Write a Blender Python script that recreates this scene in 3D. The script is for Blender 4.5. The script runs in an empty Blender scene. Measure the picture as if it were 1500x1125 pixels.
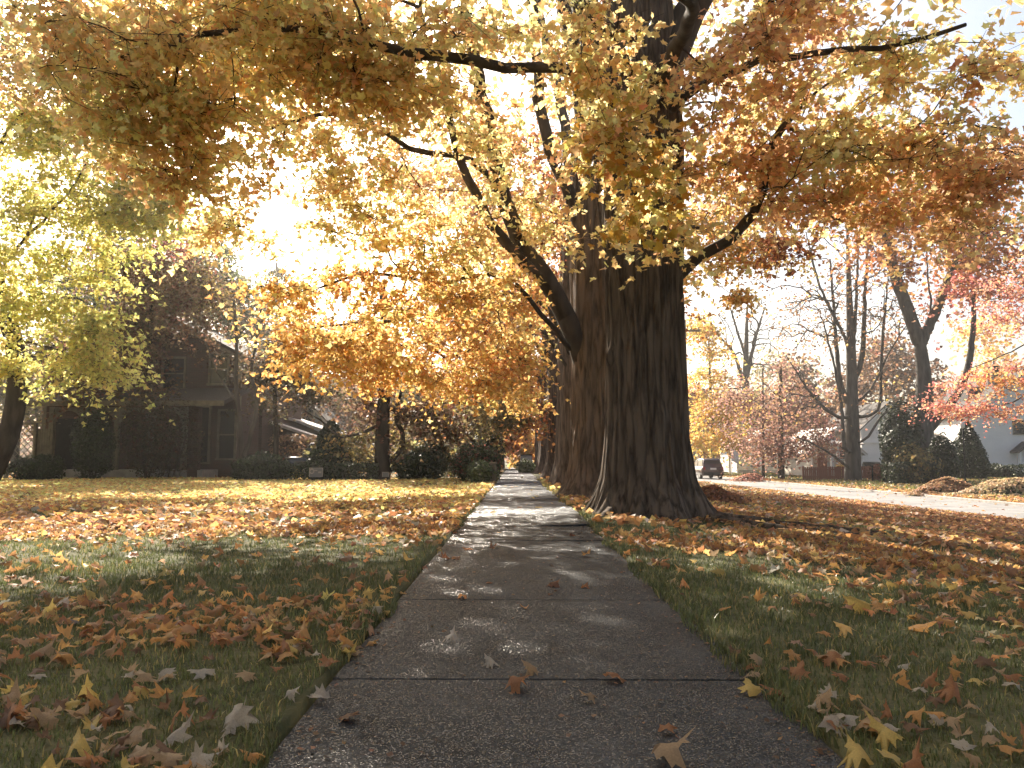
import bpy, math, random
import numpy as np
from mathutils import Vector
rng = np.random.default_rng(11)
random.seed(11)
sc = bpy.context.scene
C = sc.collection
R = math.radians

# ------------------------------------------------------------------ camera
CAMZ, PITCH, F = 0.78, R(5.39), 1160.0
cam = bpy.data.objects.new('camera', bpy.data.cameras.new('camera'))
C.objects.link(cam)
sc.camera = cam
cam.location = (0, 0, CAMZ)
cam.rotation_euler = (math.pi / 2 + PITCH, 0, R(0.25))
cam.data.sensor_width = 36
cam.data.lens = 36 * F / 1500
cam.data.clip_start = 0.05
cam.data.clip_end = 3000

# ------------------------------------------------------------------ sky, sun, exposure
SUN_AZ, SUN_EL = R(-22), R(35)
world = bpy.data.worlds.new('World')
sc.world = world
world.use_nodes = True
wn = world.node_tree.nodes
sky = wn.new('ShaderNodeTexSky')
sky.sky_type = 'NISHITA'
sky.sun_disc = False
sky.sun_elevation = SUN_EL
sky.sun_rotation = SUN_AZ
sky.air_density = 1.0
sky.dust_density = 4.5
sky.ozone_density = 0.6
world.node_tree.links.new(sky.outputs[0], wn['Background'].inputs[0])
wn['Background'].inputs[1].default_value = 0.078
SUNV = Vector((math.sin(SUN_AZ) * math.cos(SUN_EL), math.cos(SUN_AZ) * math.cos(SUN_EL), math.sin(SUN_EL)))
sun = bpy.data.objects.new('sun', bpy.data.lights.new('sun', 'SUN'))
C.objects.link(sun)
sun.data.energy = 5.0
sun.data.angle = R(0.6)
sun.data.color = (1.0, 0.89, 0.74)
sun.location = (-20, 50, 40)
sun.rotation_euler = (-SUNV).to_track_quat('-Z', 'Y').to_euler()
sc.view_settings.view_transform = 'Standard'
sc.view_settings.look = 'None'
sc.view_settings.exposure = 1.58
sc.view_settings.gamma = 1
sc.cycles.max_bounces = 10
sc.cycles.diffuse_bounces = 6
sc.cycles.glossy_bounces = 2
sc.cycles.transmission_bounces = 6
sc.cycles.transparent_max_bounces = 6
sc.cycles.caustics_reflective = False
sc.cycles.caustics_refractive = False
sc.cycles.sample_clamp_indirect = 6
try:
    sc.cycles.use_denoising = True
    sc.cycles.denoiser = 'OPENIMAGEDENOISE'
except Exception:
    pass


# ------------------------------------------------------------------ pixel -> place
def ray(px, py):
    u, v = (px - 755) / F, (562.5 - py) / F
    return (u, math.cos(PITCH) - v * math.sin(PITCH), math.sin(PITCH) + v * math.cos(PITCH))


def at(px, py, Y):
    r = ray(px, py)
    t = Y / r[1]
    return np.array((r[0] * t, Y, CAMZ + r[2] * t))


def xat(px, Y):
    return at(px, 672, Y)[0]


def zat(py, Y):
    return at(755, py, Y)[2]


# ------------------------------------------------------------------ noise
def vnoise(x, y, seed=0):
    x = np.asarray(x, float); y = np.asarray(y, float)
    xi, yi = np.floor(x).astype(np.int64), np.floor(y).astype(np.int64)
    xf, yf = x - xi, y - yi
    xf = xf * xf * (3 - 2 * xf); yf = yf * yf * (3 - 2 * yf)

    def h(a, b):
        n = (a * 374761393 + b * 668265263 + seed * 974634777) & 0x7fffffff
        n = ((n ^ (n >> 13)) * 1274126177) & 0x7fffffff
        return ((n ^ (n >> 16)) & 0xffff) / 65535.0
    return (h(xi, yi) * (1 - xf) + h(xi + 1, yi) * xf) * (1 - yf) + (h(xi, yi + 1) * (1 - xf) + h(xi + 1, yi + 1) * xf) * yf


def fbm(x, y, seed=0, o=3):
    s, a, t = 0, 1.0, 0
    for k in range(o):
        s = s + a * vnoise(np.asarray(x) * 2 ** k, np.asarray(y) * 2 ** k, seed + k * 17)
        t += a; a *= 0.5
    return s / t


ROAD0, ROAD1, ROADZ = 14.0, 19.2, -1.02


def H(x, y):
    x = np.asarray(x, float); y = np.asarray(y, float)
    t = np.clip((x - 1.2) / (13.8 - 1.2), 0, 1)
    z = -0.97 * t ** 1.1
    z = z + 0.07 * np.exp(-((x - 12.5) / 0.9) ** 2) * (0.35 + 0.9 * fbm(y * 0.45, x * 0.3, 5))
    z = np.where((x > 13.85) & (x < 19.3), ROADZ - 0.05, z)
    z = np.where(x >= 19.3, -0.92 + 0.012 * np.clip(x - 20, 0, 40), z)
    und = (fbm(x * 0.35, y * 0.35, 3) - 0.5) * 0.10 + (fbm(x * 1.7, y * 1.7, 9) - 0.5) * 0.035
    und = und * np.clip((np.abs(x - 0.1) - 0.9) / 1.5, 0.0, 1) * np.where((x > 13.7) & (x < 19.4), 0, 1)
    z = z + und
    z = z + 0.022 * np.exp(-np.clip(np.abs(x - .105) - .76, 0, 9) / .35)
    z = np.where((x > -0.655) & (x < 0.865) & (y < 140), -0.07, z)
    return z


def h1(x, y):
    return float(H(np.array([x]), np.array([y]))[0])


# ------------------------------------------------------------------ objects and meshes
def tag(o, label=None, cat=None, group=None, kind=None):
    if label: o['label'] = label
    if cat: o['category'] = cat
    if group: o['group'] = group
    if kind: o['kind'] = kind
    return o


def thing(name, label, cat, loc, group=None):
    o = bpy.data.objects.new(name, None)
    C.objects.link(o)
    o.location = loc
    o.empty_display_size = 0.3
    return tag(o, label, cat, group)


def mesh_np(name, V, faces, mat, parent=None, col=None, smooth=False):
    """V (N,3) world coordinates; faces: list of (M,k) index arrays; parented things are shifted to their parent's base."""
    V = np.asarray(V, np.float32)
    if parent is not None:
        off = np.array(parent.location, np.float32)
        p = parent.parent
        while p is not None:
            off = off + np.array(p.location, np.float32); p = p.parent
        V = V - off
    me = bpy.data.meshes.new(name)
    me.vertices.add(len(V))
    me.vertices.foreach_set('co', V.ravel())
    faces = [np.asarray(f, np.int32) for f in faces if len(f)]
    nl = sum(f.size for f in faces); nf = sum(len(f) for f in faces)
    me.loops.add(nl); me.polygons.add(nf)
    me.loops.foreach_set('vertex_index', np.concatenate([f.ravel() for f in faces]))
    tot = np.concatenate([np.full(len(f), f.shape[1], np.int32) for f in faces])
    me.polygons.foreach_set('loop_start', np.concatenate([[0], np.cumsum(tot)[:-1]]).astype(np.int32))
    me.polygons.foreach_set('use_smooth', np.full(nf, bool(smooth)))
    if col is not None:
        a = me.attributes.new('Col', 'FLOAT_COLOR', 'POINT')
        c4 = np.ones((len(V), 4), np.float32); c4[:, :3] = col
        a.data.foreach_set('color', c4.ravel())
    me.update(calc_edges=True)
    me.validate()
    if mat: me.materials.append(mat)
    o = bpy.data.objects.new(name, me)
    C.objects.link(o)
    if parent is not None: o.parent = parent
    return o


class MB:
    def __init__(s):
        s.v, s.f = [], []

    def add(s, vs, fs):
        b = len(s.v)
        s.v += [tuple(map(float, p)) for p in vs]
        s.f += [tuple(b + i for i in f) for f in fs]
        return s

    def box(s, x0, x1, y0, y1, z0, z1):
        return s.add([(x0, y0, z0), (x1, y0, z0), (x1, y1, z0), (x0, y1, z0), (x0, y0, z1), (x1, y0, z1), (x1, y1, z1), (x0, y1, z1)],
                     [(0, 3, 2, 1), (4, 5, 6, 7), (0, 1, 5, 4), (1, 2, 6, 5), (2, 3, 7, 6), (3, 0, 4, 7)])

    def bbox(s, x0, x1, y0, y1, z0, z1, b):
        """box with chamfered top and side edges"""
        vs = []
        for (z, i) in ((z0, 0), (z1 - b, 0), (z1, b)):
            vs += [(x0 + i, y0 + i, z), (x1 - i, y0 + i, z), (x1 - i, y1 - i, z), (x0 + i, y1 - i, z)]
        fs = [(0, 3, 2, 1), (8, 9, 10, 11)]
        for k in (0, 4):
            for j in range(4):
                a, c = k + j, k + (j + 1) % 4
                fs.append((a, c, c + 4, a + 4))
        return s.add(vs, fs)

    def prism(s, poly, y0, y1):
        """polygon in x,z extruded along y"""
        n = len(poly)
        vs = [(p[0], y0, p[1]) for p in poly] + [(p[0], y1, p[1]) for p in poly]
        return s.add(vs, [tuple(range(n)), tuple(range(2 * n - 1, n - 1, -1))] + [(i, i + n, (i + 1) % n + n, (i + 1) % n) for i in range(n)])

    def xprism(s, poly, x0, x1):
        """polygon in y,z extruded along x"""
        n = len(poly)
        vs = [(x0, p[0], p[1]) for p in poly] + [(x1, p[0], p[1]) for p in poly]
        return s.add(vs, [tuple(range(n - 1, -1, -1)), tuple(range(n, 2 * n))] + [(i, (i + 1) % n, (i + 1) % n + n, i + n) for i in range(n)])

    def tube(s, p, q, r0, r1=None, n=8):
        r1 = r0 if r1 is None else r1
        p, q = Vector(p), Vector(q)
        d = (q - p).normalized()
        a = d.cross(Vector((0.31, 0.2, 0.93)) if abs(d.z) < 0.8 else Vector((1, 0.1, 0))).normalized()
        b = d.cross(a)
        vs = []
        for (c, r) in ((p, r0), (q, r1)):
            for i in range(n):
                t = 2 * math.pi * i / n
                vs.append(c + a * (math.cos(t) * r) + b * (math.sin(t) * r))
        return s.add(vs, [(i, (i + 1) % n, (i + 1) % n + n, i + n) for i in range(n)] + [tuple(range(n - 1, -1, -1)), tuple(range(n, 2 * n))])

    def lathe(s, c, prof, n=16):
        vs = []
        for (r, z) in prof:
            for i in range(n):
                t = 2 * math.pi * i / n
                vs.append((c[0] + r * math.cos(t), c[1] + r * math.sin(t), c[2] + z))
        fs = []
        for k in range(len(prof) - 1):
            for i in range(n):
                j = (i + 1) % n
                fs.append((k * n + i, k * n + j, (k + 1) * n + j, (k + 1) * n + i))
        fs += [tuple(range(n - 1, -1, -1)), tuple(range((len(prof) - 1) * n, len(prof) * n))]
        return s.add(vs, fs)

    def build(s, name, mat, parent=None, smooth=False):
        g = {}
        for f in s.f: g.setdefault(len(f), []).append(f)
        return mesh_np(name, np.array(s.v), [np.array(x) for x in g.values()], mat, parent, None, smooth)


# ------------------------------------------------------------------ materials
def nodes_of(name):
    m = bpy.data.materials.new(name)
    m.use_nodes = True
    return m, m.node_tree.nodes, m.node_tree.links, m.node_tree.nodes['Principled BSDF']


def mat(name, c1, c2=None, rough=0.8, scale=6.0, bump=0.0, bscale=40.0, spec=0.3, metal=0.0, stretch=(1, 1, 1), detail=6, contrast=(0.35, 0.65)):
    m, n, l, b = nodes_of(name)
    b.inputs['Roughness'].default_value = rough
    b.inputs['Specular IOR Level'].default_value = spec
    b.inputs['Metallic'].default_value = metal
    b.inputs['Base Color'].default_value = (*c1, 1)
    tc = n.new('ShaderNodeTexCoord'); mp = n.new('ShaderNodeMapping')
    mp.inputs['Scale'].default_value = stretch
    l.new(tc.outputs['Object'], mp.inputs[0])
    if c2:
        t = n.new('ShaderNodeTexNoise'); t.inputs['Scale'].default_value = scale; t.inputs['Detail'].default_value = detail
        l.new(mp.outputs[0], t.inputs['Vector'])
        r = n.new('ShaderNodeValToRGB')
        r.color_ramp.elements[0].position, r.color_ramp.elements[1].position = contrast
        r.color_ramp.elements[0].color, r.color_ramp.elements[1].color = (*c1, 1), (*c2, 1)
        l.new(t.outputs['Fac'], r.inputs[0]); l.new(r.outputs[0], b.inputs['Base Color'])
    if bump:
        t2 = n.new('ShaderNodeTexNoise'); t2.inputs['Scale'].default_value = bscale; t2.inputs['Detail'].default_value = 8
        l.new(mp.outputs[0], t2.inputs['Vector'])
        bp = n.new('ShaderNodeBump'); bp.inputs['Strength'].default_value = bump; bp.inputs['Distance'].default_value = 0.03
        l.new(t2.outputs['Fac'], bp.inputs['Height']); l.new(bp.outputs[0], b.inputs['Normal'])
    return m


def leafmat(name, trans=0.5, rough=0.5, spec=0.25, tsat=1.0, vein=True):
    m, n, l, b = nodes_of(name)
    a = n.new('ShaderNodeAttribute'); a.attribute_name = 'Col'
    src = a.outputs['Color']
    if vein:
        tc = n.new('ShaderNodeTexCoord'); t = n.new('ShaderNodeTexNoise'); t.inputs['Scale'].default_value = 22; t.inputs['Detail'].default_value = 3
        l.new(tc.outputs['Object'], t.inputs['Vector'])
        mr = n.new('ShaderNodeMapRange'); mr.inputs['To Min'].default_value = 0.62; mr.inputs['To Max'].default_value = 1.3
        l.new(t.outputs['Fac'], mr.inputs['Value'])
        mx = n.new('ShaderNodeVectorMath'); mx.operation = 'SCALE'
        l.new(src, mx.inputs[0]); l.new(mr.outputs[0], mx.inputs['Scale'])
        src = mx.outputs[0]
    l.new(src, b.inputs['Base Color'])
    b.inputs['Roughness'].default_value = rough
    b.inputs['Specular IOR Level'].default_value = spec
    tr = n.new('ShaderNodeBsdfTranslucent')
    hs = n.new('ShaderNodeHueSaturation'); hs.inputs['Saturation'].default_value = tsat; hs.inputs['Value'].default_value = 1.15
    l.new(src, hs.inputs['Color']); l.new(hs.outputs[0], tr.inputs['Color'])
    mix = n.new('ShaderNodeMixShader'); mix.inputs[0].default_value = trans
    l.new(b.outputs[0], mix.inputs[1]); l.new(tr.outputs[0], mix.inputs[2])
    l.new(mix.outputs[0], n['Material Output'].inputs['Surface'])
    return m


def barkmat(name, c1, c2, sc_=4.6, bump=1.0):
    m, n, l, b = nodes_of(name)
    b.inputs['Roughness'].default_value = 0.92
    b.inputs['Specular IOR Level'].default_value = 0.15
    tc = n.new('ShaderNodeTexCoord'); mp = n.new('ShaderNodeMapping'); mp.inputs['Scale'].default_value = (1, 1, 0.13)
    l.new(tc.outputs['Object'], mp.inputs[0])
    t = n.new('ShaderNodeTexNoise'); t.inputs['Scale'].default_value = sc_ * 3; t.inputs['Detail'].default_value = 9; t.inputs['Roughness'].default_value = 0.65
    v = n.new('ShaderNodeTexVoronoi'); v.feature = 'DISTANCE_TO_EDGE'; v.inputs['Scale'].default_value = sc_ * 1.6
    t0 = n.new('ShaderNodeTexNoise'); t0.inputs['Scale'].default_value = 1.2; t0.inputs['Detail'].default_value = 4
    l.new(tc.outputs['Object'], t0.inputs['Vector'])
    l.new(mp.outputs[0], t.inputs['Vector'])
    ad = n.new('ShaderNodeVectorMath'); ad.operation = 'ADD'
    sca = n.new('ShaderNodeVectorMath'); sca.operation = 'SCALE'; sca.inputs['Scale'].default_value = 0.12
    l.new(t.outputs['Color'], sca.inputs[0]); l.new(mp.outputs[0], ad.inputs[0]); l.new(sca.outputs[0], ad.inputs[1])
    l.new(ad.outputs[0], v.inputs['Vector'])
    mu = n.new('ShaderNodeMath'); mu.operation = 'MULTIPLY_ADD'; mu.inputs[1].default_value = 1.4
    l.new(v.outputs['Distance'], mu.inputs[0]); l.new(t.outputs['Fac'], mu.inputs[2])
    r = n.new('ShaderNodeValToRGB')
    r.color_ramp.elements[0].position, r.color_ramp.elements[1].position = 0.35, 0.85
    r.color_ramp.elements[0].color, r.color_ramp.elements[1].color = (*c1, 1), (*c2, 1)
    l.new(mu.outputs[0], r.inputs[0])
    mx = n.new('ShaderNodeVectorMath'); mx.operation = 'SCALE'
    mr = n.new('ShaderNodeMapRange'); mr.inputs['To Min'].default_value = 0.55; mr.inputs['To Max'].default_value = 1.5
    l.new(t0.outputs['Fac'], mr.inputs['Value']); l.new(mr.outputs[0], mx.inputs['Scale']); l.new(r.outputs[0], mx.inputs[0])
    l.new(mx.outputs[0], b.inputs['Base Color'])
    bp = n.new('ShaderNodeBump'); bp.inputs['Strength'].default_value = bump; bp.inputs['Distance'].default_value = 0.03
    l.new(mu.outputs[0], bp.inputs['Height']); l.new(bp.outputs[0], b.inputs['Normal'])
    return m


def brickmat(name, c1, c2, mortar):
    m, n, l, b = nodes_of(name)
    b.inputs['Roughness'].default_value = 0.9
    tc = n.new('ShaderNodeTexCoord'); sp = n.new('ShaderNodeSeparateXYZ'); ad = n.new('ShaderNodeMath'); cb = n.new('ShaderNodeCombineXYZ')
    l.new(tc.outputs['Object'], sp.inputs[0]); l.new(sp.outputs['X'], ad.inputs[0]); l.new(sp.outputs['Y'], ad.inputs[1])
    l.new(ad.outputs[0], cb.inputs['X']); l.new(sp.outputs['Z'], cb.inputs['Y'])
    br = n.new('ShaderNodeTexBrick'); br.inputs['Scale'].default_value = 1.0
    br.inputs['Brick Width'].default_value = 0.22; br.inputs['Row Height'].default_value = 0.075; br.inputs['Mortar Size'].default_value = 0.008
    br.inputs['Color1'].default_value = (*c1, 1); br.inputs['Color2'].default_value = (*c2, 1); br.inputs['Mortar'].default_value = (*mortar, 1)
    l.new(cb.outputs[0], br.inputs['Vector'])
    l.new(br.outputs['Color'], b.inputs['Base Color'])
    return m


def sidingmat(name, c, step=0.13):
    """painted clapboard: courses a few centimetres tall, too far off to tell apart"""
    m, n, l, b = nodes_of(name)
    b.inputs['Roughness'].default_value = 0.6
    b.inputs['Base Color'].default_value = (*c, 1)
    tc = n.new('ShaderNodeTexCoord'); sp = n.new('ShaderNodeSeparateXYZ'); mu = n.new('ShaderNodeMath'); mu.operation = 'MULTIPLY'; mu.inputs[1].default_value = 1 / step
    fr = n.new('ShaderNodeMath'); fr.operation = 'FRACT'
    l.new(tc.outputs['Object'], sp.inputs[0]); l.new(sp.outputs['Z'], mu.inputs[0]); l.new(mu.outputs[0], fr.inputs[0])
    bp = n.new('ShaderNodeBump'); bp.inputs['Strength'].default_value = 0.7; bp.inputs['Distance'].default_value = 0.03; bp.invert = True
    l.new(fr.outputs[0], bp.inputs['Height']); l.new(bp.outputs[0], b.inputs['Normal'])
    t = n.new('ShaderNodeTexNoise'); t.inputs['Scale'].default_value = 0.9; l.new(tc.outputs['Object'], t.inputs['Vector'])
    r = n.new('ShaderNodeValToRGB'); r.color_ramp.elements[0].color = (*[k * 0.82 for k in c], 1); r.color_ramp.elements[1].color = (*c, 1)
    l.new(t.outputs['Fac'], r.inputs[0]); l.new(r.outputs[0], b.inputs['Base Color'])
    return m


M = {}
M['leaf'] = leafmat('maple_leaf', 0.64)
M['litter'] = leafmat('fallen_leaf', 0.5, rough=0.5, spec=0.25)
M['grass'] = leafmat('grass_blade', 0.4, rough=0.35, spec=0.5, vein=False)
M['ever'] = leafmat('evergreen', 0.2, rough=0.5, vein=False)
M['bark'] = barkmat('maple_bark', (0.026, 0.020, 0.016), (0.140, 0.112, 0.088))
M['bark2'] = barkmat('weathered_bark', (0.038, 0.028, 0.021), (0.165, 0.124, 0.094))
M['twig'] = mat('twig_bark', (0.03, 0.023, 0.018), (0.075, 0.058, 0.045), 0.9, 5, 0.5, 30, stretch=(1, 1, 0.3))
M['greybark'] = mat('grey_bark', (0.055, 0.047, 0.04), (0.12, 0.105, 0.09), 0.9, 4, 0.5, 20, stretch=(1, 1, 0.25))
M['soil'] = mat('lawn_soil', (0.045, 0.052, 0.022), (0.105, 0.10, 0.045), 0.95, 3.5, 0.6, 25)
M['asphalt'] = mat('pale_asphalt', (0.19, 0.19, 0.187), (0.28, 0.277, 0.27), 0.7, 1.4, 0.25, 80)
M['glass'] = mat('window_glass', (0.02, 0.022, 0.025), None, 0.08, spec=0.6)
M['white'] = mat('white_paint', (0.72, 0.71, 0.68), (0.8, 0.79, 0.77), 0.55, 3)
M['cream'] = mat('cream_paint', (0.42, 0.39, 0.31), (0.5, 0.46, 0.37), 0.6, 3)
M['brick'] = brickmat('old_brick', (0.055, 0.028, 0.020), (0.08, 0.038, 0.027), (0.07, 0.06, 0.05))
M['shingle'] = mat('roof_shingle', (0.05, 0.045, 0.042), (0.10, 0.09, 0.083), 0.85, 12, 0.5, 40, stretch=(1, 3, 3))
M['pale_roof'] = mat('pale_roof', (0.42, 0.38, 0.33), (0.55, 0.5, 0.44), 0.6, 5, 0.2, 30)
M['sidingW'] = sidingmat('white_siding', (0.80, 0.78, 0.73))
M['sidingC'] = sidingmat('cream_siding', (0.62, 0.57, 0.47))
M['sidingB'] = sidingmat('blue_grey_siding', (0.36, 0.41, 0.48))
M['sidingG'] = sidingmat('grey_siding', (0.2, 0.21, 0.22))
M['dark'] = mat('dark_iron', (0.015, 0.015, 0.015), (0.025, 0.024, 0.022), 0.75, 10, spec=.12)
M['fence'] = mat('red_brown_stain', (0.20, 0.075, 0.045), (0.30, 0.12, 0.075), 0.8, 6, 0.3, 20, stretch=(3, 3, 0.4))
M['pole'] = mat('weathered_pole', (0.22, 0.15, 0.10), (0.36, 0.26, 0.18), 0.9, 5, 0.5, 20, stretch=(2, 2, 0.15))
M['stone'] = mat('grey_stone', (0.3, 0.29, 0.27), (0.42, 0.4, 0.37), 0.85, 5, 0.4, 15)
M['oldwood'] = mat('old_cream_wood', (0.13, 0.115, 0.085), (0.2, 0.175, 0.13), 0.75, 6)


def concrete(gain=1.0, name='sidewalk_concrete'):
    """weathered exposed-aggregate concrete: every grain has its own tone and tilt, so sunlit patches glitter"""
    m, n, l, b = nodes_of(name)
    g = n.new('ShaderNodeNewGeometry')
    t = n.new('ShaderNodeTexNoise'); t.inputs['Scale'].default_value = 1.3; t.inputs['Detail'].default_value = 9; t.inputs['Roughness'].default_value = .62
    t2 = n.new('ShaderNodeTexNoise'); t2.inputs['Scale'].default_value = 16; t2.inputs['Detail'].default_value = 6
    v = n.new('ShaderNodeTexVoronoi'); v.inputs['Scale'].default_value = 290
    v2 = n.new('ShaderNodeTexVoronoi'); v2.inputs['Scale'].default_value = 95
    for k in (t, t2, v, v2): l.new(g.outputs['Position'], k.inputs['Vector'])
    r = n.new('ShaderNodeValToRGB')
    r.color_ramp.elements[0].position, r.color_ramp.elements[1].position = 0.3, 0.72
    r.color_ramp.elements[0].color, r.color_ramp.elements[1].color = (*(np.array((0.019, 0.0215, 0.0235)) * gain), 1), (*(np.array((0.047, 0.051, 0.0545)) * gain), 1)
    l.new(t.outputs['Fac'], r.inputs[0])
    def grain(vor, lo, hi):
        sp = n.new('ShaderNodeSeparateColor'); l.new(vor.outputs['Color'], sp.inputs[0])
        mr = n.new('ShaderNodeMapRange'); mr.inputs['To Min'].default_value = lo; mr.inputs['To Max'].default_value = hi
        l.new(sp.outputs[0], mr.inputs['Value']); return mr.outputs[0], sp
    g1, sp1 = grain(v, .55, 1.5); g2, sp2 = grain(v2, .7, 1.3)
    m3 = n.new('ShaderNodeMapRange'); m3.inputs['To Min'].default_value = .7; m3.inputs['To Max'].default_value = 1.3; l.new(t2.outputs['Fac'], m3.inputs['Value'])
    p1 = n.new('ShaderNodeMath'); p1.operation = 'MULTIPLY'; l.new(g1, p1.inputs[0]); l.new(g2, p1.inputs[1])
    p2 = n.new('ShaderNodeMath'); p2.operation = 'MULTIPLY'; l.new(p1.outputs[0], p2.inputs[0]); l.new(m3.outputs[0], p2.inputs[1])
    mx = n.new('ShaderNodeVectorMath'); mx.operation = 'SCALE'; l.new(p2.outputs[0], mx.inputs['Scale']); l.new(r.outputs[0], mx.inputs[0])
    wv = n.new('ShaderNodeTexNoise'); wv.inputs['Scale'].default_value = 3.5; wv.inputs['Detail'].default_value = 5; l.new(g.outputs['Position'], wv.inputs['Vector'])
    ws = n.new('ShaderNodeVectorMath'); ws.operation = 'MULTIPLY_ADD'; ws.inputs[1].default_value = (.35, .35, 0); l.new(wv.outputs['Color'], ws.inputs[0]); l.new(g.outputs['Position'], ws.inputs[2])
    vc = n.new('ShaderNodeTexVoronoi'); vc.feature = 'DISTANCE_TO_EDGE'; vc.inputs['Scale'].default_value = .42; l.new(ws.outputs[0], vc.inputs['Vector'])
    cr = n.new('ShaderNodeMapRange'); cr.inputs['From Max'].default_value = .004; cr.inputs['To Min'].default_value = .35; l.new(vc.outputs['Distance'], cr.inputs['Value'])
    st = n.new('ShaderNodeTexNoise'); st.inputs['Scale'].default_value = 4.2; st.inputs['Detail'].default_value = 3; l.new(g.outputs['Position'], st.inputs['Vector'])
    sr = n.new('ShaderNodeMapRange'); sr.inputs['From Min'].default_value = .60; sr.inputs['From Max'].default_value = .70; sr.inputs['To Min'].default_value = 1; sr.inputs['To Max'].default_value = .68; l.new(st.outputs['Fac'], sr.inputs['Value'])
    cm = n.new('ShaderNodeMath'); cm.operation = 'MULTIPLY'; l.new(cr.outputs[0], cm.inputs[0]); l.new(sr.outputs[0], cm.inputs[1])
    mx2 = n.new('ShaderNodeVectorMath'); mx2.operation = 'SCALE'; l.new(mx.outputs[0], mx2.inputs[0]); l.new(cm.outputs[0], mx2.inputs['Scale'])
    l.new(mx2.outputs[0], b.inputs['Base Color'])
    lt = n.new('ShaderNodeMath'); lt.operation = 'LESS_THAN'; lt.inputs[1].default_value = .22; l.new(sp1.outputs[1], lt.inputs[0])   # one grain in five is glassy
    rr = n.new('ShaderNodeMapRange'); rr.inputs['To Min'].default_value = .8; rr.inputs['To Max'].default_value = .24; l.new(lt.outputs[0], rr.inputs['Value']); l.new(rr.outputs[0], b.inputs['Roughness'])
    rs = n.new('ShaderNodeMapRange'); rs.inputs['To Min'].default_value = .12; rs.inputs['To Max'].default_value = .75; l.new(lt.outputs[0], rs.inputs['Value']); l.new(rs.outputs[0], b.inputs['Specular IOR Level'])
    sb = n.new('ShaderNodeVectorMath'); sb.operation = 'SUBTRACT'; sb.inputs[1].default_value = (.5, .5, .5); l.new(v.outputs['Color'], sb.inputs[0])
    sc_ = n.new('ShaderNodeVectorMath'); sc_.operation = 'SCALE'; sc_.inputs['Scale'].default_value = .75; l.new(sb.outputs[0], sc_.inputs[0])
    ad = n.new('ShaderNodeVectorMath'); ad.operation = 'ADD'; l.new(g.outputs['Normal'], ad.inputs[0]); l.new(sc_.outputs[0], ad.inputs[1])
    nm = n.new('ShaderNodeVectorMath'); nm.operation = 'NORMALIZE'; l.new(ad.outputs[0], nm.inputs[0]); l.new(nm.outputs[0], b.inputs['Normal'])
    return m


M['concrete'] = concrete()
M['pale_concrete'] = concrete(3.4, 'lit_pale_concrete')   # paler slabs past the roots; base lifted to brighten the sunlit end

# ------------------------------------------------------------------ leaf shapes
def maple(lod):
    if lod == 0:
        o = [(0, -0.42), (0.10, -0.40), (0.30, -0.44), (0.27, -0.26), (0.52, -0.10), (0.40, 0.0), (0.46, 0.22), (0.24, 0.12), (0.14, 0.22), (0.20, 0.36), (0.09, 0.36), (0, 0.60)]
    elif lod == 1:
        o = [(0, -0.40), (0.30, -0.43), (0.25, -0.22), (0.53, 0.05), (0.20, 0.12), (0.17, 0.32), (0, 0.60)]
    else:
        o = [(0, -0.42), (0.42, -0.05), (0, 0.55)]
    pts = o + [(-x, y) for (x, y) in o[-2:0:-1]]
    if lod >= 2:
        v = np.array([(x, y, 0.12 * abs(x)) for x, y in pts])
        return v, np.array([(0, 1, 2), (0, 2, 3)])
    v = np.array([(0, -0.1, 0.0)] + [(x, y, 0.22 * abs(x) - 0.20 * max(0, y) ** 1.5 - 0.1 * (x * x)) for x, y in pts])
    n = len(pts)
    return v, np.array([(0, 1 + i, 1 + (i + 1) % n) for i in range(n)])


SMALL = np.array([(0, -.42, 0), (.5, -.12, .1), (.22, .14, .02), (0, .58, -.1), (-.22, .14, .02), (-.5, -.12, .1)])
TPL = [maple(0), maple(1), maple(2), (SMALL, np.array([(0, 1, 2), (0, 2, 3), (0, 3, 4), (0, 4, 5)]))]


def crumpled(seed):
    """a dry maple leaf: uneven lobes, bent along and across, edges crinkled"""
    r_ = np.random.default_rng(seed)
    o = [(0, -0.42), (0.10, -0.40), (0.30, -0.44), (0.27, -0.26), (0.52, -0.10), (0.40, 0.0), (0.46, 0.22), (0.24, 0.12), (0.14, 0.22), (0.20, 0.36), (0.09, 0.36), (0, 0.60)]
    pts = np.array(o + [(-x, y) for (x, y) in o[-2:0:-1]])
    pts = pts * r_.uniform(.78, 1.12, (len(pts), 1)) * np.array((r_.uniform(.75, 1.1), 1))
    n = len(pts); h = n // 2
    inner = pts[::2] * .45 + np.array((0, -.03))
    v2 = np.concatenate([[(0, -.1)], inner, pts])
    x, y = v2[:, 0], v2[:, 1]
    k1, k2, ph = r_.uniform(-1.8, 2.0), r_.uniform(-1.4, 1.5), r_.uniform(0, 6)
    z = k1 * x * x * 1.5 + k2 * y * np.abs(y) * .8 + .06 * np.sin(9 * x + ph) * np.sin(7 * y + ph) + r_.normal(0, .03, len(x)) * (np.hypot(x, y) > .3)
    f = [(0, 1 + i, 1 + (i + 1) % h) for i in range(h)]
    for i in range(n):
        a, b = 1 + h + i, 1 + h + (i + 1) % n
        ia, ib = 1 + (i // 2) % h, 1 + ((i + 1) // 2) % h
        f.append((ia, a, b))
        if ia != ib: f.append((ia, b, ib))
    return np.stack([x, y, z - z.min() * .5], 1), np.array(f)


CRUMP = [crumpled(100 + i) for i in range(10)]


def frames(nrm, tip):
    z = nrm / np.linalg.norm(nrm, axis=1, keepdims=True)
    y = tip - (tip * z).sum(1, keepdims=True) * z
    y /= np.maximum(np.linalg.norm(y, axis=1, keepdims=True), 1e-6)
    return np.stack([np.cross(y, z), y, z], axis=2)


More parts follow.
